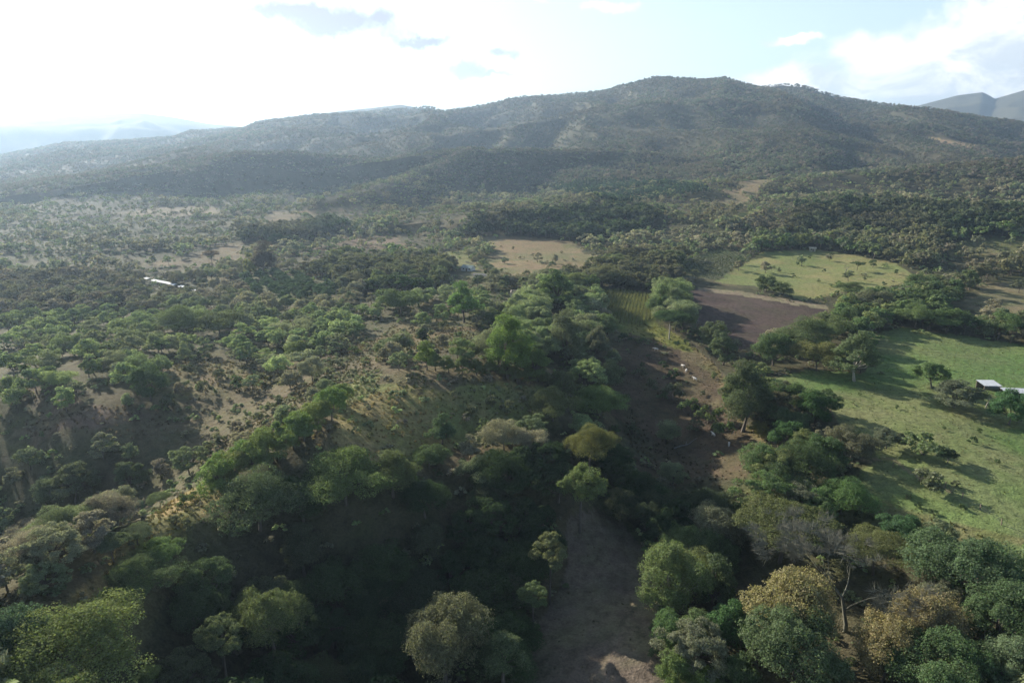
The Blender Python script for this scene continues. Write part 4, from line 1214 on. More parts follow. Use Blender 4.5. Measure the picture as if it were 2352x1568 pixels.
for t_ in HEROES + inds:
    if not t_.group and t_.name == 'broadleaf_tree':
        t_.group = 'single trees that stand out'
    build_tree(t_)


# ------------------------------------------------------------------ the uncountable rest as instances
def lib(name, meshes):
    c = bpy.data.collections.new(name)
    for i, me in enumerate(meshes):
        o = bpy.data.objects.new('%s_%02d' % (name, i), me)
        c.objects.link(o)
    return c


def joined(crown, trunk, name, leafmat):
    """crown and trunk in one mesh for instancing"""
    def arr(me):
        co = np.empty(len(me.vertices) * 3, np.float32); me.vertices.foreach_get('co', co)
        vi = np.empty(len(me.loops), np.int32); me.loops.foreach_get('vertex_index', vi)
        return co.reshape(-1, 3), vi.reshape(-1, 4)
    a, fa = arr(crown); b, fb = arr(trunk)
    return mesh_from(name, np.vstack([a, b]), [np.vstack([fa, fb + len(a)])], [leafmat, M_BARK], midx=[0] * len(fa) + [1] * len(fb))


def instanced(name, pts, variant, scale, tints, coll, label, cat=None):
    me = bpy.data.meshes.new(name)
    me.vertices.add(len(pts)); me.vertices.foreach_set('co', np.asarray(pts, np.float32).ravel())
    def at(n, ty, key, arr):
        a_ = me.attributes.new(n, ty, 'POINT'); a_.data.foreach_set(key, arr)
    at('pick', 'INT', 'value', np.asarray(variant, np.int32))
    at('size', 'FLOAT_VECTOR', 'vector', np.asarray(scale, np.float32).ravel())
    at('turn', 'FLOAT', 'value', RNG.uniform(0, 6.283, len(pts)).astype(np.float32))
    at('tint', 'FLOAT_COLOR', 'color', np.hstack([tints, np.ones((len(pts), 1))]).astype(np.float32).ravel())
    o = bpy.data.objects.new(name, me); COL.objects.link(o)
    ng = bpy.data.node_groups.new(name, 'GeometryNodeTree')
    ng.interface.new_socket('Geometry', in_out='INPUT', socket_type='NodeSocketGeometry')
    ng.interface.new_socket('Geometry', in_out='OUTPUT', socket_type='NodeSocketGeometry')
    N = ng.nodes
    gi, go = N.new('NodeGroupInput'), N.new('NodeGroupOutput')
    ci = N.new('GeometryNodeCollectionInfo'); ci.inputs[0].default_value = coll
    ci.inputs['Separate Children'].default_value = True; ci.inputs['Reset Children'].default_value = True
    ip = N.new('GeometryNodeInstanceOnPoints')
    ip.inputs['Pick Instance'].default_value = True
    def named(n, ty):
        k_ = N.new('GeometryNodeInputNamedAttribute'); k_.data_type = ty; k_.inputs[0].default_value = n
        return k_.outputs[0]
    cx = N.new('ShaderNodeCombineXYZ')
    L = ng.links.new
    L(named('turn', 'FLOAT'), cx.inputs[2])
    L(gi.outputs[0], ip.inputs['Points']); L(ci.outputs[0], ip.inputs['Instance'])
    L(named('pick', 'INT'), ip.inputs['Instance Index'])
    L(cx.outputs[0], ip.inputs['Rotation']); L(named('size', 'FLOAT_VECTOR'), ip.inputs['Scale'])
    L(ip.outputs[0], go.inputs[0])
    md = o.modifiers.new('scatter', 'NODES'); md.node_group = ng
    return prop(o, label, cat, None, 'stuff')


LOWC = lib('far_tree', [joined(l[3], l[4], 'far_tree_%d' % i, M_LEAFI) for i, l in enumerate(LOW)])
MIDI = [joined(l[3], l[4], 'mid_tree_%d' % i, M_LEAFI) for i, l in enumerate(MID)]
MIDC = lib('mid_tree', MIDI)
sel = np.nonzero(rest)[0]
ri = RAD[idx[sel]]
def dims_of(pool):
    return {f: [k for k, p_ in enumerate(pool) if p_[0] == f] for f in ('round', 'spread', 'tall', 'ragged', 'airy')}
for nm, lo, hi, pool, coll, lab in (('woodland', 0, 430, MID, MIDC, 'mass of woodland trees and treetops filling the middle ground between the fields'),
                                    ('hill_forest', 430, 99999, LOW, LOWC, 'far grey-green forest and bush covering the plain and the mountain slopes')):
    m = sel[(ri >= lo) & (ri < hi)]
    dd = dims_of(pool)
    var = np.array([dd[FORM[k]][int(RNG.integers(len(dd[FORM[k]])))] for k in m])
    sc = np.array([(SIZE[k] / pool[v][2] * 1.08, SIZE[k] / pool[v][2] * 1.08, H_[k] / pool[v][1]) for k, v in zip(m, var)])
    ii = idx[m]
    instanced(nm, np.stack([X[ii], Y[ii], Z[ii] - 0.1], -1), var, sc, tint[m], coll, lab, 'forest')
    print(nm, len(m))


# ------------------------------------------------------------------ bushes: the ones that stand out, then the scrub
SHRUBS = [  # place words, group, list of (u, v, width px, tint)
    ('on the shaded cattle slope', [(1422, 862, 34, OL), (1468, 858, 34, OL), (1432, 918, 36, OL), (1498, 885, 30, OL), (1525, 908, 28, MG), (1452, 985, 40, OL), (1545, 862, 30, DG), (1415, 985, 30, MG)]),
    ('on the sunlit cattle slope', [(1545, 900, 50, OL), (1582, 935, 44, MG), (1626, 952, 52, LG), (1600, 975, 40, OL), (1668, 988, 50, MG), (1520, 838, 24, DG), (1640, 865, 18, LG), (1612, 905, 16, OL), (1700, 930, 22, OL), (1475, 838, 14, DG), (1490, 818, 12, DG)]),
    ('at the maize field foot', [(1436, 775, 26, DG), (1462, 782, 20, OL), (1478, 782, 16, MG), (1556, 790, 18, DG), (1575, 785, 16, MG), (1600, 765, 20, LG)]),
    ('in the dry field', [(1268, 606, 18, MG), (1210, 628, 20, OL), (1302, 612, 9, MG), (1158, 600, 10, DG), (1325, 620, 10, DG), (1225, 585, 8, OL), (1290, 580, 8, OL), (1180, 570, 8, OL), (1350, 600, 9, MG)]),
    ('in the far pasture', [(1832, 606, 10, MG), (1820, 632, 11, MG), (1893, 622, 8, DG), (1880, 645, 9, MG), (1925, 650, 12, MG), (1985, 640, 9, OL), (2030, 652, 10, MG), (1790, 620, 10, OL), (2060, 625, 11, MG), (1860, 590, 8, DG), (1910, 585, 9, OL)]),
    ('in the upper meadow', [(1020, 745, 26, OL), (1050, 770, 22, MG), (905, 790, 24, OL), (1095, 792, 18, OL), (990, 800, 20, MG), (870, 800, 22, OL), (1035, 715, 24, MG), (1080, 735, 28, OL)]),
    ('in the central meadow', [(1080, 945, 36, OL), (1130, 925, 34, OL), (1110, 980, 40, LG), (1165, 935, 36, OL), (960, 900, 20, GB), (900, 915, 18, LG), (1045, 905, 24, OL), (850, 1000, 16, OL), (1180, 980, 36, MG)]),
    ('on the fallow land', [(505, 1010, 36, OL), (545, 985, 34, GB), (600, 960, 34, OL), (640, 925, 36, OL), (690, 905, 30, GB), (735, 870, 32, OL), (770, 835, 30, OL), (470, 1040, 34, OL), (660, 955, 26, LG), (720, 840, 30, GB), (810, 805, 30, LG), (560, 1020, 24, LG)]),
    ('in the left glade', [(430, 850, 24, OL), (505, 862, 30, OL), (545, 880, 34, MG), (470, 890, 30, OL), (415, 895, 34, GB), (600, 870, 36, OL), (580, 900, 30, GB), (390, 925, 40, OL)]),
    ('on the golden ridge', [(300, 1240, 26, OL), (420, 1150, 30, MG), (445, 1140, 26, LG), (270, 1330, 26, OL), (240, 1370, 30, MG), (205, 1400, 26, OL), (180, 1440, 28, MG), (250, 1440, 24, LG), (400, 1200, 26, OL), (330, 1285, 30, LG), (430, 1210, 30, OL)]),
    ('in the green pasture', [(2170, 985, 10, MG), (2060, 935, 10, MG), (2235, 1010, 16, DG), (2290, 1060, 12, MG), (2110, 1160, 16, DG), (2145, 1175, 14, MG), (2030, 1185, 14, OL), (1975, 905, 9, MG), (2210, 1165, 14, MG), (2085, 1140, 12, OL), (2250, 990, 12, MG), (2300, 905, 12, MG), (2195, 1110, 18, OL)]),
    ('around the homestead', [(1020, 640, 16, MG), (1115, 628, 18, DG), (1140, 645, 20, OL), (1040, 612, 16, DG), (1165, 650, 22, OL), (1070, 640, 14, OL), (1120, 655, 16, LG)]),
    ('on the shaded clearing rim', [(1230, 1445, 30, MG), (1215, 1400, 28, OL), (1190, 1455, 34, MG), (1300, 1350, 18, LG), (1520, 1390, 24, MG), (1500, 1440, 22, LG), (1505, 1500, 26, MG)]),
]
sh_n = 0
for place, items in SHRUBS:
    rows = {}
    for (u, v, px, tn) in items:
        t_ = hero(u, v, px, 'shrub', tn, RNG.uniform(.6, .9), name='shrub', cat='bush', group='bushes ' + place)
        w_ = 'small' if px < 14 else ('broad' if px > 32 else 'round')
        rows.setdefault((w_, tint_word(tn)), []).append(t_)
    for (w_, c_), ts in rows.items():
        ts.sort(key=lambda q: q.u)
        base = '%s %s bush %s' % (w_, c_, place)
        for n, q in enumerate(ts):
            q.label = base if len(ts) == 1 else (('leftmost ' + base) if n == 0 else ('rightmost ' + base) if n == len(ts) - 1 else '%s-from-left %s' % (_ORD[n], base))
            build_tree(q); sh_n += 1

# low scrub between the trees
pts = []
for r0, r1, st in ((60, 260, 2.9), (260, 430, 3.8), (430, 800, 4.6), (800, 1150, 6.0)):
    gx, gy = np.meshgrid(np.arange(-r1, r1, st), np.arange(0, r1, st))
    x = (gx + RNG.uniform(-.5, .5, gx.shape) * st).ravel(); y = (gy + RNG.uniform(-.5, .5, gy.shape) * st).ravel()
    r = np.hypot(x, y)
    m = (r >= r0) & (r < r1) & (np.abs(np.arctan2(x, y)) < math.radians(42)) & (y > 20)
    pts.append(np.stack([x[m], y[m], np.full(m.sum(), st)], -1))
Q = np.vstack(pts); qx, qy = Q[:, 0], Q[:, 1]; qz = ground(qx, qy); qr = np.hypot(qx, qy)
qu, qv, _ = project(qx, qy, qz)
fi = field_at(qu, qv, qr)
sd = np.clip(.58 + (fbm(qx, qy, 16, 4, 201) - .5) * 2.4, .08, .95)
FD = {'pasture': .008, 'pasture lower': .07, 'far pasture': .02, 'ploughed': 0, 'verge': .05, 'maize': 0, 'dry field': .05, 'cow slope': .05, 'cow slope edge': .04, 'slope foot': .12, 'meadow': .22,
      'clearing': .02, 'rut': 0, 'path': 0, 'orchard': .05, 'ridge grass': .22, 'ridge strip': .85, 'fallow': .85, 'glade': .25, 'pink glade': .3, 'upper meadow': .25, 'crop rows': 0, 'tan knoll': .15, 'green knoll': .03, 'east dry field': .04,
      'east dry strip': .2, 'yellow patch': .05, 'homestead yard': .2, 'west field': .08, 'west field far': .1, 'valley pasture': .15, 'red scrub': .4, 'track scar': 0}
for i, f in enumerate(FIELDS):
    sd[fi == i] = FD[f[0]] * (1.0 if f[0] not in ('meadow', 'fallow') else 1) * 1.0
md = (fi == [f[0] for f in FIELDS].index('meadow')) & (qv < 950)
sd[md] = .5
k = (RNG.uniform(0, 1, len(qx)) < sd) & (qu > -300) & (qu < PW + 300) & (qv < PH + 300) & visible(qx, qy, qz + 2)
for a, b, c, d in KEEP_OUT:
    k &= ~((qu > a) & (qu < c) & (qv > b - 2) & (qv < d + 6))
qi = np.nonzero(k)[0]
SHL = [make_tree('low_shrub_%d' % i, 420 + i, 'shrub', 2.0, 3.0, 6, 26, 0.5, mat=M_LEAFI, sides=3) for i in range(4)]
SHC = lib('low_shrub', [joined(a_, b_, 'low_shrub_%d' % i, M_LEAFI) for i, (a_, b_) in enumerate(SHL)])
stn = np.array([(PAL['dry'] + PAL['olive'] + PAL['fresh'])[RNG.integers(14)] for _ in qi])
pale = (fi[qi] == [f[0] for f in FIELDS].index('ridge strip'))
stn[pale] = (.16, .18, .09)
fl = (fi[qi] == [f[0] for f in FIELDS].index('fallow'))
stn[fl] = stn[fl] * .6 + np.array((.06, .054, .034))
stn *= RNG.uniform(.75, 1.2, (len(qi), 1))
ss = RNG.uniform(.35, 1.0, len(qi)) ** 1.3 * (Q[qi, 2] / 3.2)
instanced('scrub', np.stack([qx[qi], qy[qi], qz[qi] - .05], -1), RNG.integers(0, 4, len(qi)), np.stack([ss, ss, ss * RNG.uniform(.6, 1.2, len(qi))], -1), stn, SHC, 'low dry scrub and weeds growing between the trees and over the fallow ground', 'scrub')
print('scrub', len(qi), 'shrubs', sh_n)

# tall grass on the meadow, ridge and rough pasture
def make_tuft(i, n=26, h=.9, mat=None, spread=.55):
    rng = np.random.default_rng(700 + i)
    V, F = [], []
    for j in range(n):
        a = rng.uniform(0, 6.28); r = rng.uniform(0, spread); p = np.array([math.cos(a) * r, math.sin(a) * r, -.05])
        hh_ = h * rng.uniform(.5, 1.1); b_ = rng.uniform(0, 6.28); o_ = np.array([math.cos(b_), math.sin(b_), 0]) * hh_ * rng.uniform(.15, .6)
        wv = np.array([-math.sin(b_), math.cos(b_), 0]) * rng.uniform(.05, .10)
        k_ = len(V); m_ = p + o_ * .4 + [0, 0, hh_ * .6]; t_ = p + o_ + [0, 0, hh_]
        V += [p - wv, p + wv, m_ + wv * .8, m_ - wv * .8, t_ + wv * .2, t_ - wv * .2]; F += [(k_, k_ + 1, k_ + 2, k_ + 3), (k_ + 3, k_ + 2, k_ + 4, k_ + 5)]
    return mesh_from('tuft_%d' % i, V, [np.array(F)], [mat or M_LEAFI])


TUC = lib('tuft', [make_tuft(i) for i in range(4)])
gx, gy = np.meshgrid(np.arange(-190, 260, .95), np.arange(30, 260, .95))
x = (gx + RNG.uniform(-.6, .6, gx.shape)).ravel(); y = (gy + RNG.uniform(-.6, .6, gx.shape)).ravel(); z = ground(x, y)
u, v, _ = project(x, y, z); r = np.hypot(x, y); fi = field_at(u, v, r)
names = [f[0] for f in FIELDS]
prob = np.zeros(len(x)); gcol = np.zeros((len(x), 3))
for nm, pr, ca, cb in (('meadow', .38, (.27, .195, .088), (.15, .16, .06)), ('ridge grass', .9, (.27, .20, .085), (.16, .15, .06)), ('fallow', .6, (.17, .13, .075), (.12, .11, .055)), ('pasture', .12, (.24, .23, .10), (.16, .21, .07)),
                       ('pasture lower', .4, (.13, .13, .055), (.09, .11, .045)), ('slope foot', .4, (.11, .085, .05), (.09, .08, .045)), ('cow slope', .25, (.12, .09, .055), (.14, .105, .06)), ('cow slope edge', .5, (.24, .18, .095), (.17, .14, .07)),
                       ('glade', .6, (.2, .155, .085), (.13, .125, .06)), ('pink glade', .5, (.18, .13, .09), (.15, .11, .075)), ('ridge strip', .8, (.19, .2, .10), (.2, .17, .09)), ('maize', .35, (.2, .19, .06), (.15, .17, .05)), ('clearing', .06, (.14, .115, .07), (.12, .10, .06)), ('upper meadow', .5, (.16, .12, .065), (.12, .11, .05))):
    m = fi == names.index(nm)
    prob[m] = pr * (.35 + 1.3 * fbm(x[m], y[m], 5, 3, 231)); w = sstep(.38, .62, fbm(x[m], y[m], 8, 4, 233))[:, None]
    gcol[m] = np.array(ca) * (1 - w) + np.array(cb) * w
g_ = np.nonzero((RNG.uniform(0, 1, len(x)) < prob) & (u > -150) & (u < PW + 150) & (v < PH + 200))[0]
sc_ = RNG.uniform(.4, 1.05, len(g_)) * np.where(np.isin(fi[g_], [names.index('pasture'), names.index('cow slope'), names.index('clearing')]), .34, .62)
instanced('tall_grass', np.stack([x[g_], y[g_], z[g_]], -1), RNG.integers(0, 4, len(g_)), np.stack([sc_ * 1.2, sc_ * 1.2, sc_], -1), gcol[g_] * RNG.uniform(.75, 1.2, (len(g_), 1)) / LEAFGAIN, TUC, 'tufts of dry and green grass on the meadow, ridge and pasture', 'grass')
print('tufts', len(g_))


# ------------------------------------------------------------------ crops in rows
def rows_in(poly, ang, row, step, jit):
    """points along parallel rows inside a pixel outline"""
    c = [hit(u, v)[:2] for u, v in poly]
    cx, cy = np.mean([p[0] for p in c]), np.mean([p[1] for p in c])
    R = max(math.hypot(p[0] - cx, p[1] - cy) for p in c)
    a, b = np.meshgrid(np.arange(-R, R, row), np.arange(-R, R, step))
    a = a.ravel() + RNG.normal(0, jit, a.size); b = b.ravel() + RNG.normal(0, jit, b.size)
    x = cx + a * math.cos(ang) - b * math.sin(ang); y = cy + a * math.sin(ang) + b * math.cos(ang)
    z = ground(x, y); u, v, _ = project(x, y, z)
    m = inpoly(u, v, poly)
    return x[m], y[m], z[m]


x, y, z = rows_in([(1385, 668), (1440, 668), (1500, 680), (1505, 730), (1470, 745), (1405, 742)], -.22, 1.5, .75, .08)
CORN = lib('corn', [make_tuft(20 + i, 9, 1.7, M_LEAFI, .18) for i in range(3)])
tn = np.array((.19, .19, .055)) / LEAFGAIN * RNG.uniform(.75, 1.2, (len(x), 1))
s_ = RNG.uniform(.8, 1.15, len(x))
instanced('maize_crop', np.stack([x, y, z], -1), RNG.integers(0, 3, len(x)), np.stack([s_] * 3, -1), tn, CORN, 'ripening yellow-green maize standing in straight rows', 'crop')
print('maize', len(x))
x, y, z = rows_in([(1540, 632), (1580, 600), (1650, 572), (1708, 587), (1690, 615), (1650, 643)], .9, 3.2, 2.6, .25)
tn = np.array((.075, .085, .042)) * RNG.uniform(.8, 1.25, (len(x), 1)); s_ = RNG.uniform(.42, .62, len(x))
instanced('field_crop', np.stack([x, y, z], -1), RNG.integers(0, 4, len(x)), np.stack([s_] * 3, -1), tn, SHC, 'low grey-green crop bushes planted in rows', 'crop')
x, y, z = rows_in([(1250, 430), (1420, 415), (1560, 425), (1640, 440), (1560, 455), (1440, 470), (1330, 455)], .6, 8.5, 8.0, .6)
tn = np.array((.030, .055, .032)) * RNG.uniform(.8, 1.25, (len(x), 1)); s_ = RNG.uniform(.6, .8, len(x))
instanced('palm_plantation', np.stack([x, y, z], -1), np.zeros(len(x), int), np.stack([s_] * 3, -1), tn, LOWC, 'distant plantation of dark evergreen trees in even rows on the hill foot', 'plantation')
# the nearer orchard: one can count its trees
x, y, z = rows_in([(545, 655), (570, 640), (640, 635), (720, 650), (775, 672), (765, 695), (660, 692), (590, 680)], .5, 7.6, 6.4, .35)
ox = sorted(zip(x, y, z), key=lambda p: (p[0] ** 2 + p[1] ** 2))[:150]
for (a_, b_, c_) in ox:
    u, v, _ = project(a_, b_, c_)
    w_ = RNG.uniform(4.8, 6.2)
    build_tree(Tree(x=a_, y=b_, z=c_, h=w_ * RNG.uniform(.95, 1.15), w=w_, form='round', tint=tuple(np.array((.048, .078, .040)) * RNG.uniform(.8, 1.2)), rz=RNG.uniform(0, 6.28), px=10,
                    name='orchard_tree', cat='fruit tree', label='small dense dark green fruit tree planted in the rows of the orchard', group='orchard trees in rows'))
print('orchard', len(ox))


# ------------------------------------------------------------------ built things
def box(b, x0, x1, y0, y1, z0, z1, rot=None):
    V = [(x, y, z) for z in (z0, z1) for (x, y) in ((x0, y0), (x1, y0), (x1, y1), (x0, y1))]
    F = [(0, 3, 2, 1), (4, 5, 6, 7), (0, 1, 5, 4), (1, 2, 6, 5), (2, 3, 7, 6), (3, 0, 4, 7)]
    b.add(V, F)


def sheet_roof(L, Wd, z0, z1, wave=.04, pitch=.25, th=.03):
    """corrugated sheet, ridges running down the slope from z1 (y=0) to z0 (y=-Wd)"""
    n = max(8, int(L / pitch) * 4)
    b = Buf(); V = []
    for i in range(n + 1):
        x = L * i / n; w = wave * math.sin(2 * math.pi * x / pitch)
        for (yy, zz) in ((0, z1), (-Wd, z0)):
            V += [(x, yy, zz + w), (x, yy, zz + w - th)]
    F = []
    for i in range(n):
        k = i * 4; m_ = k + 4
        F += [(k, k + 2, m_ + 2, m_), (k + 1, m_ + 1, m_ + 3, k + 3), (k, m_, m_ + 1, k + 1), (k + 2, k + 3, m_ + 3, m_ + 2)]
    F += [(0, 1, 3, 2), (4 * n, 4 * n + 2, 4 * n + 3, 4 * n + 1)]
    b.add(V, F)
    return b


def place(u, v, name, rz, label, cat, group=None):
    x, y, z = hit(u, v)
    return prop(empty(name, (x, y, z), rz), label, cat, group)


def shed(u, v, rz, L, Wd, zlo, zhi, label, walls=True, name='livestock_shed'):
    e = place(u, v, name, rz, label, 'shed', 'tin roofed sheds in the pasture')
    part('roof', sheet_roof(L, Wd, zlo, zhi).mesh('roof', M_TIN, False), e)
    n = max(2, int(L / 3.2) + 1)
    for i in range(n):
        for yy, zz in ((-.25, zhi), (-Wd + .25, zlo)):
            b = Buf(); x = .25 + (L - .5) * i / (n - 1)
            hz_ = zz - .10 - (0.25 / Wd) * (zhi - zlo) * (1 if yy == -.25 else -1)
            box(b, x - .08, x + .08, yy - .08, yy + .08, -.8, hz_)
            part('post', b.mesh('post', M_WOOD, False), e)
    b = Buf(); box(b, .3, L - .3, -.42, -.34, -.5, zhi - .35)
    part('back_wall', b.mesh('back_wall', M_WOOD if walls else M_STONE, False), e)
    if walls == 2:
        b = Buf(); box(b, .36, .42, -Wd + .4, -.46, -.5, zlo - .3)
        part('side_wall', b.mesh('side_wall', M_WOOD, False), e)
    b = Buf()
    for zz in (.55, 1.0):
        box(b, .3, L - .3, -Wd + .22, -Wd + .28, zz, zz + .12)
    part('rail', b.mesh('rail', M_WOOD, False), e)
    return e


shed(2238, 889, math.radians(-2), 5.2, 4.2, 1.9, 2.3, 'small square shed with a pale tin roof at the left end of the yard')
shed(2293, 904, math.radians(-8), 7.2, 3.4, 1.5, 1.9, 'long low shed with a pale tin roof at the right end of the yard')
e = place(2264, 892, 'feeding_trough', math.radians(-6), 'pale concrete trough running between the two tin roofed sheds', 'trough')
b = Buf()
box(b, 0, 4.0, -.55, -.45, -.3, .7); box(b, 0, 4.0, .45, .55, -.3, .7); box(b, 0.0, .1, -.45, .45, -.3, .7); box(b, 3.9, 4.0, -.45, .45, -.3, .7); box(b, .1, 3.9, -.45, .45, -.3, .12)
part('basin', b.mesh('basin', M_TIN, False), e)
for xx in (.4, 3.4):
    b = Buf(); box(b, xx, xx + .2, -.50, .50, .702, .76); part('cross_bar', b.mesh('cross_bar', M_WOOD, False), e)


def gable_house(u, v, rz, L, Wd, hw, hr, mroof, mwall, label, name='house', cat='house', door=True, nwin=2):
    e = place(u, v, name, rz, label, cat, 'homestead buildings')
    b = Buf(); x0, x1, y0, y1 = 0, L, -Wd, 0
    V = [(x0, y0, -1), (x1, y0, -1), (x1, y1, -1), (x0, y1, -1), (x0, y0, hw), (x1, y0, hw), (x1, y1, hw), (x0, y1, hw), (x0, (y0 + y1) / 2, hr - .05), (x1, (y0 + y1) / 2, hr - .05)]
    b.add(V, [(0, 1, 5, 4), (2, 3, 7, 6), (1, 2, 6, 5), (3, 0, 4, 7), (5, 6, 9), (7, 4, 8), (4, 5, 9, 8), (6, 7, 8, 9), (0, 3, 2, 1)])
    w_ = part('wall', b.mesh('wall', mwall, False), e)
    b = Buf(); o_ = .45; ym = (y0 + y1) / 2; sl_ = (hr - hw) / (Wd / 2)
    for s_ in (-1, 1):
        ye = ym + s_ * (Wd / 2 + o_); ze = hr - sl_ * (Wd / 2 + o_)
        V = [(x0 - o_, ym, hr + .02), (x1 + o_, ym, hr + .02), (x1 + o_, ye, ze + .02), (x0 - o_, ye, ze + .02), (x0 - o_, ym, hr + .1), (x1 + o_, ym, hr + .1), (x1 + o_, ye, ze + .1), (x0 - o_, ye, ze + .1)]
        b.add(V, [(0, 1, 2, 3), (7, 6, 5, 4), (3, 2, 6, 7), (0, 3, 7, 4), (1, 5, 6, 2)])
    part('roof', b.mesh('roof', mroof, False), e)
    if door:
        b = Buf(); box(b, L * .45, L * .45 + .95, -Wd - .04, -Wd + .02, 0, 2.05); part('door', b.mesh('door', M_WOOD, False), e)
    for i in range(nwin):
        xw = L * (.15 + .6 * i / max(nwin - 1, 1))
        b = Buf(); box(b, xw, xw + .9, -Wd - .03, -Wd + .02, 1.0, 1.9); f_ = part('window', b.mesh('window', M_DARK, False), e)
    return e


gable_house(1070, 620, math.radians(-28), 6.2, 4.6, 2.0, 3.2, M_TEAL, M_WHITE, 'house with a teal sheet roof and a white gable among the trees')
gable_house(1090, 640, math.radians(-4), 6.5, 3.6, 2.3, 2.9, M_GREYBARK, M_WHITE, 'low white-walled outbuilding just below the teal roofed house', 'outbuilding', 'building', nwin=1)
gable_house(1858, 576, math.radians(-14), 3.6, 3, 2.0, 2.7, M_CREAM, M_CREAM, 'tiny cream hut at the top edge of the far pasture', 'hut', 'hut', nwin=1)
# pale ruin behind the central wood
e = place(1172, 685, 'ruined_building', math.radians(-3), 'roofless pale stone building between trees at the end of the central wood', 'ruin')
b = Buf(); W_ = 9.0
for (xa, xb) in ((0, 2.4), (3.4, 5.4), (6.4, 9.0)):
    box(b, xa, xb, -.35, 0, -.8, 2.4)
box(b, 2.4, 3.4, -.347, -.003, 1.9, 2.4); box(b, 5.4, 6.4, -.347, -.003, 1.9, 2.4); box(b, 2.4, 3.4, -.347, -.003, -.8, .8)
part('front_wall', b.mesh('front_wall', M_STONE, False), e)
b = Buf(); box(b, 0, .35, .003, 5, -.8, 2.6); box(b, W_ - .35, W_, .003, 5, -.8, 2.1); box(b, .353, W_ - .353, 4.65, 4.997, -.8, 2.5)
part('side_wall', b.mesh('side_wall', M_STONE, False), e)
b = Buf(); box(b, .4, W_ - .4, .05, 4.6, -.5, .06); part('floor_slab', b.mesh('floor_slab', M_STONE, False), e)

# long low row of narrow white sheet roofs in the left woodland
wp = [hit(334, 646), hit(452, 677)]
A_, B_ = Vector(wp[0]), Vector(wp[-1])
e = prop(empty('roofed_pens', wp[0], 0), 'long low row of narrow white roofs running through the left woodland', 'pens')
n_ = 13; dx_ = (B_ - A_) / n_; ang = math.atan2(dx_.y, dx_.x); stp = Vector((dx_.x, dx_.y, 0)).length
for i in range(n_ + 1):
    p_ = A_ + dx_ * i; p_.z = float(ground(p_.x, p_.y))
    for yy, zz in ((-.8, 1.45), (.8, 1.85)):
        b = Buf(); box(b, -.07, .07, yy - .07, yy + .07, -.6, zz)
        o_ = part('post', b.mesh('post', M_WOOD, False), e); o_.location = p_ - A_; o_.rotation_euler = (0, 0, ang)
    if i < n_ and i not in (1, 8, 10):
        b = sheet_roof(stp - .12, 1.9, 1.55, 2.0, .03, .5)
        o_ = part('roof', b.mesh('roof', M_WHITE, False), e); o_.location = p_ - A_ + Vector((-math.sin(ang) * .95, math.cos(ang) * .95, 0))
        q_ = A_ + dx_ * (i + 1); q_.z = float(ground(q_.x, q_.y))
        o_.rotation_euler = (0, -math.atan2(q_.z - p_.z, stp), ang)
# pale post leaning in the pasture
x, y, z = hit(2263, 938)
b = Buf(); b.add(*tube([(0, 0, -.4), (.3, .1, 1.2), (.9, .2, 2.6), (1.3, .4, 4.1)], [.16, .14, .11, .05])); b.add(*tube([(.6, .15, 1.9), (.5, .2, 2.6), (.2, .3, 3.3)], [.08, .06, .03]))
o_ = bpy.data.objects.new('dead_trunk', b.mesh('dead_trunk', M_PALE)); COL.objects.link(o_); o_.location = (x, y, z)
prop(o_, 'bare white dead trunk leaning in the pasture below the sheds', 'dead tree')
# fallen log on the cattle slope
x, y, z = hit(1540, 1030)
b = Buf(); pp = []
for k_ in range(7):
    q_ = hit(1548 + k_ * 9, 1031 - k_ * 2.4 - max(0, k_ - 4) * 5)
    pp.append((q_[0] - x, q_[1] - y, q_[2] - z + .15))
b.add(*tube(pp, [.22, .2, .19, .17, .14, .10, .05])); b.add(*tube([pp[3], (pp[3][0] + .5, pp[3][1] + 1.2, pp[3][2] + .5)], [.1, .03]))
o_ = bpy.data.objects.new('fallen_log', b.mesh('fallen_log', M_GREYBARK)); COL.objects.link(o_); o_.location = (x, y, z)
prop(o_, 'thin grey fallen log lying on the cattle slope by a white cow', 'log')


def fence(px, label, gap=4.0, h=1.3):
    """posts and two wires along a line of pixels"""
    P_ = [Vector(hit(u, v)) for u, v in px]
    e = prop(empty('wire_fence', P_[0]), label, 'fence')
    posts = []
    for a_, b_ in zip(P_[:-1], P_[1:]):
        n = max(1, int((b_ - a_).length / gap))
        for i in range(n):
            q = a_.lerp(b_, i / n); q.z = float(ground(q.x, q.y)); posts.append(q)
    posts.append(P_[-1])
    bb = Buf(); box(bb, -.07, .07, -.07, .07, -.4, h); pm = bb.mesh('post', M_WOOD, False)
    for q in posts[:95]:
        o_ = part('post', pm, e); o_.location = q - P_[0]; o_.rotation_euler = (RNG.normal(0, .05), RNG.normal(0, .05), 0)
    w = Buf()
    for zz in (.55, 1.05):
        w.add(*tube([tuple(q - P_[0] + Vector((0, .09, zz))) for q in posts], [.012] * len(posts), 3))
    part('wire', w.mesh('wire', M_GREYBARK), e)


fence([(1588, 796), (1640, 838), (1668, 878), (1690, 950), (1730, 992), (1786, 1034)], 'post and wire fence along the sunlit top of the cattle slope')
fence([(2010, 760), (2070, 752), (2160, 762), (2260, 778), (2352, 796)], 'post and wire fence along the far side of the green pasture')
fence([(1900, 1062), (1980, 1058), (2050, 1075), (2110, 1105), (2170, 1120), (2250, 1175), (2352, 1245)], 'post and wire fence crossing the pasture along the path')


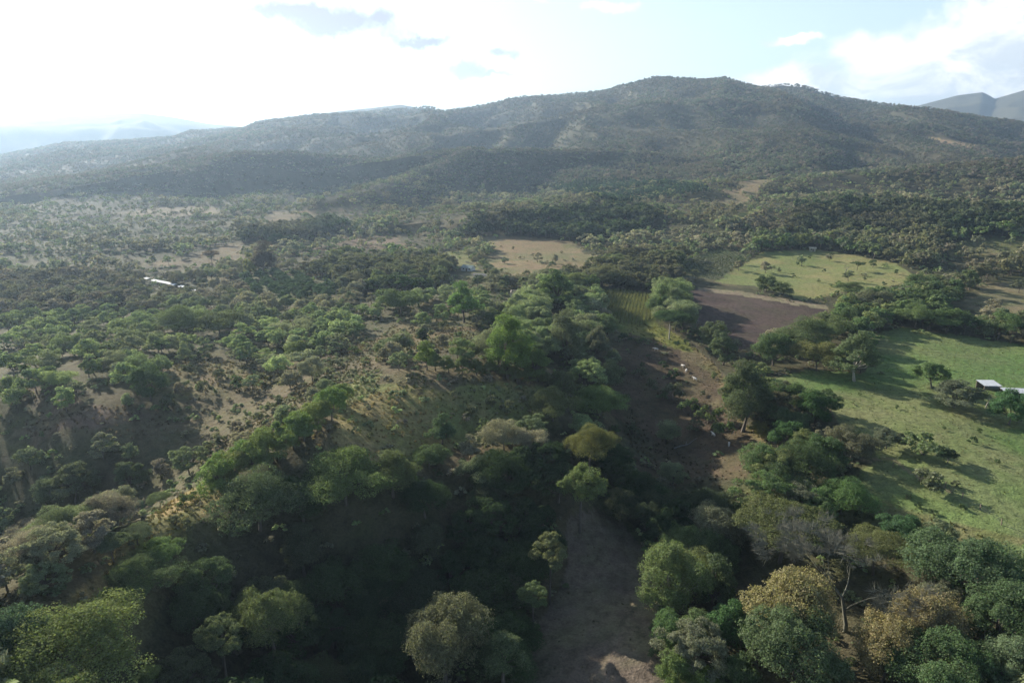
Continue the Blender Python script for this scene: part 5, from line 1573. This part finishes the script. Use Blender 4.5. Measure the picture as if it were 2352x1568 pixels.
# ------------------------------------------------------------------ white cattle on the brown slope
def make_cow(pose=0):
    """zebu cow as one skinned body; standing (0) or grazing (1)"""
    me = bpy.data.meshes.new('cow')
    hd = [(1.18, 0, 1.32), (1.42, 0, 1.44), (1.62, 0, 1.36), (1.86, 0, 1.18)] if pose == 0 else [(1.18, 0, 1.02), (1.40, 0, .70), (1.52, 0, .42), (1.62, 0, .16)]
    V = [(-.72, 0, 1.12), (-.35, 0, 1.05), (.1, 0, 1.02), (.55, 0, 1.10), (.85, 0, 1.24)] + hd            # 0-8 spine, neck, head
    E = [(i, i + 1) for i in range(8)]
    R_ = [(.25, .27), (.34, .36), (.36, .38), (.33, .37), (.25, .28), (.17, .2), (.13, .16), (.12, .13), (.07, .075)]
    def chain(root, pts, rr):
        k = root
        for p, r in zip(pts, rr):
            V.append(p); R_.append((r, r)); E.append((k, len(V) - 1)); k = len(V) - 1
    for s in (-1, 1):
        chain(0, [(-.78, s * .2, .82), (-.68, s * .22, .60), (-.82, s * .22, .38), (-.78, s * .22, .04)], (.16, .10, .065, .06))
        chain(3, [(.62, s * .2, .78), (.64, s * .2, .45), (.62, s * .2, .04)], (.14, .075, .06))
    chain(0, [(-.98, 0, 1.05), (-1.04, 0, .7), (-1.02, 0, .42)], (.05, .03, .045))
    chain(3, [(.6, 0, 1.58)], (.13,))                                                                        # hump
    me.from_pydata(V, E, []); me.update()
    o = bpy.data.objects.new('cow_body', me); COL.objects.link(o)
    o.modifiers.new('skin', 'SKIN'); me.skin_vertices
    for i, r in enumerate(R_):
        me.skin_vertices[0].data[i].radius = r
    me.skin_vertices[0].data[0].use_root = True
    o.modifiers.new('sub', 'SUBSURF').levels = 1
    dg = bpy.context.evaluated_depsgraph_get()
    em = bpy.data.meshes.new_from_object(o.evaluated_get(dg))
    bpy.data.objects.remove(o)
    em.name = 'cow'
    em.materials.clear(); em.materials.append(M_HIDE)
    for p in em.polygons:
        p.use_smooth = True
    h = Vector(hd[1])
    b = Buf()
    for s in (-1, 1):
        b.add(*tube([h + Vector((0, s * .08, .08)), h + Vector((-.02, s * .2, .2)), h + Vector((0, s * .24, .38))], [.035, .028, .01], 5))
    hm = b.mesh('horn', M_GREYBARK)
    b = Buf()
    for s in (-1, 1):
        b.add(*tube([h + Vector((-.05, s * .1, 0)), h + Vector((-.08, s * .24, -.05)), h + Vector((-.08, s * .34, -.14))], [.04, .07, .02], 5))
    return em, hm, b.mesh('ear', M_HIDE)


COWS = [make_cow(0), make_cow(1)]
for u, v, rz, k_, lab in ((1507, 806, 2.9, 0, 'white cow farthest up the slope below the maize field'), (1567, 845, -1.2, 0, 'white cow standing alone mid-slope, above another partly hidden one'),
                          (1576, 855, 1.1, 1, 'pale grazing cow just below the lone mid-slope cow'), (1596, 876, 2.2, 0, 'white cow in the middle of the sunlit slope right of the bushes'),
                          (1638, 1004, 1.9, 0, 'white cow at the end of the grey fallen log'), (1674, 1024, -1.9, 1, 'white cow lowest on the slope above the shade edge')):
    x, y, z = hit(u, v)
    bd, hm, em = COWS[k_]
    o_ = bpy.data.objects.new('cow', bd); COL.objects.link(o_); o_.location = (x, y, z - .03); o_.rotation_euler = (0, 0, rz); o_.scale = (.72, .72, .72)
    prop(o_, lab, 'cow', 'white cattle on the slope')
    part('horns', hm, o_); part('ears', em, o_)


# ------------------------------------------------------------------ the hazy air
def build_haze():
    me = bpy.data.meshes.new('haze')
    x0, x1, y0, y1, z0, z1 = -12500, 12500, -12500, 12500, float(GZ.min()) - 1.0, max(float(GZ.max()), CAMH) + 25.0
    V = [(x, y, z) for x in (x0, x1) for y in (y0, y1) for z in (z0, z1)]
    F = [(0, 1, 3, 2), (4, 6, 7, 5), (0, 4, 5, 1), (2, 3, 7, 6), (0, 2, 6, 4), (1, 5, 7, 3)]
    me.from_pydata(V, [], F); me.update()
    m = bpy.data.materials.new('haze'); m.use_nodes = True
    t = NT(m.node_tree)
    out = t.n('ShaderNodeOutputMaterial'); v = t.n('ShaderNodeVolumePrincipled')
    v.inputs['Color'].default_value = (0.55, 0.75, 1.0, 1)
    v.inputs['Density'].default_value = HAZE
    v.inputs['Anisotropy'].default_value = 0.49
    t.link(v.outputs[0], out.inputs['Volume'])
    me.materials.append(m)
    o = bpy.data.objects.new('haze', me); COL.objects.link(o)
    o['kind'] = 'stuff'; o['label'] = 'pale blue haze in the air over the valley and hills'
    print('haze', z0, z1)


HAZE = 0.000135
build_haze()
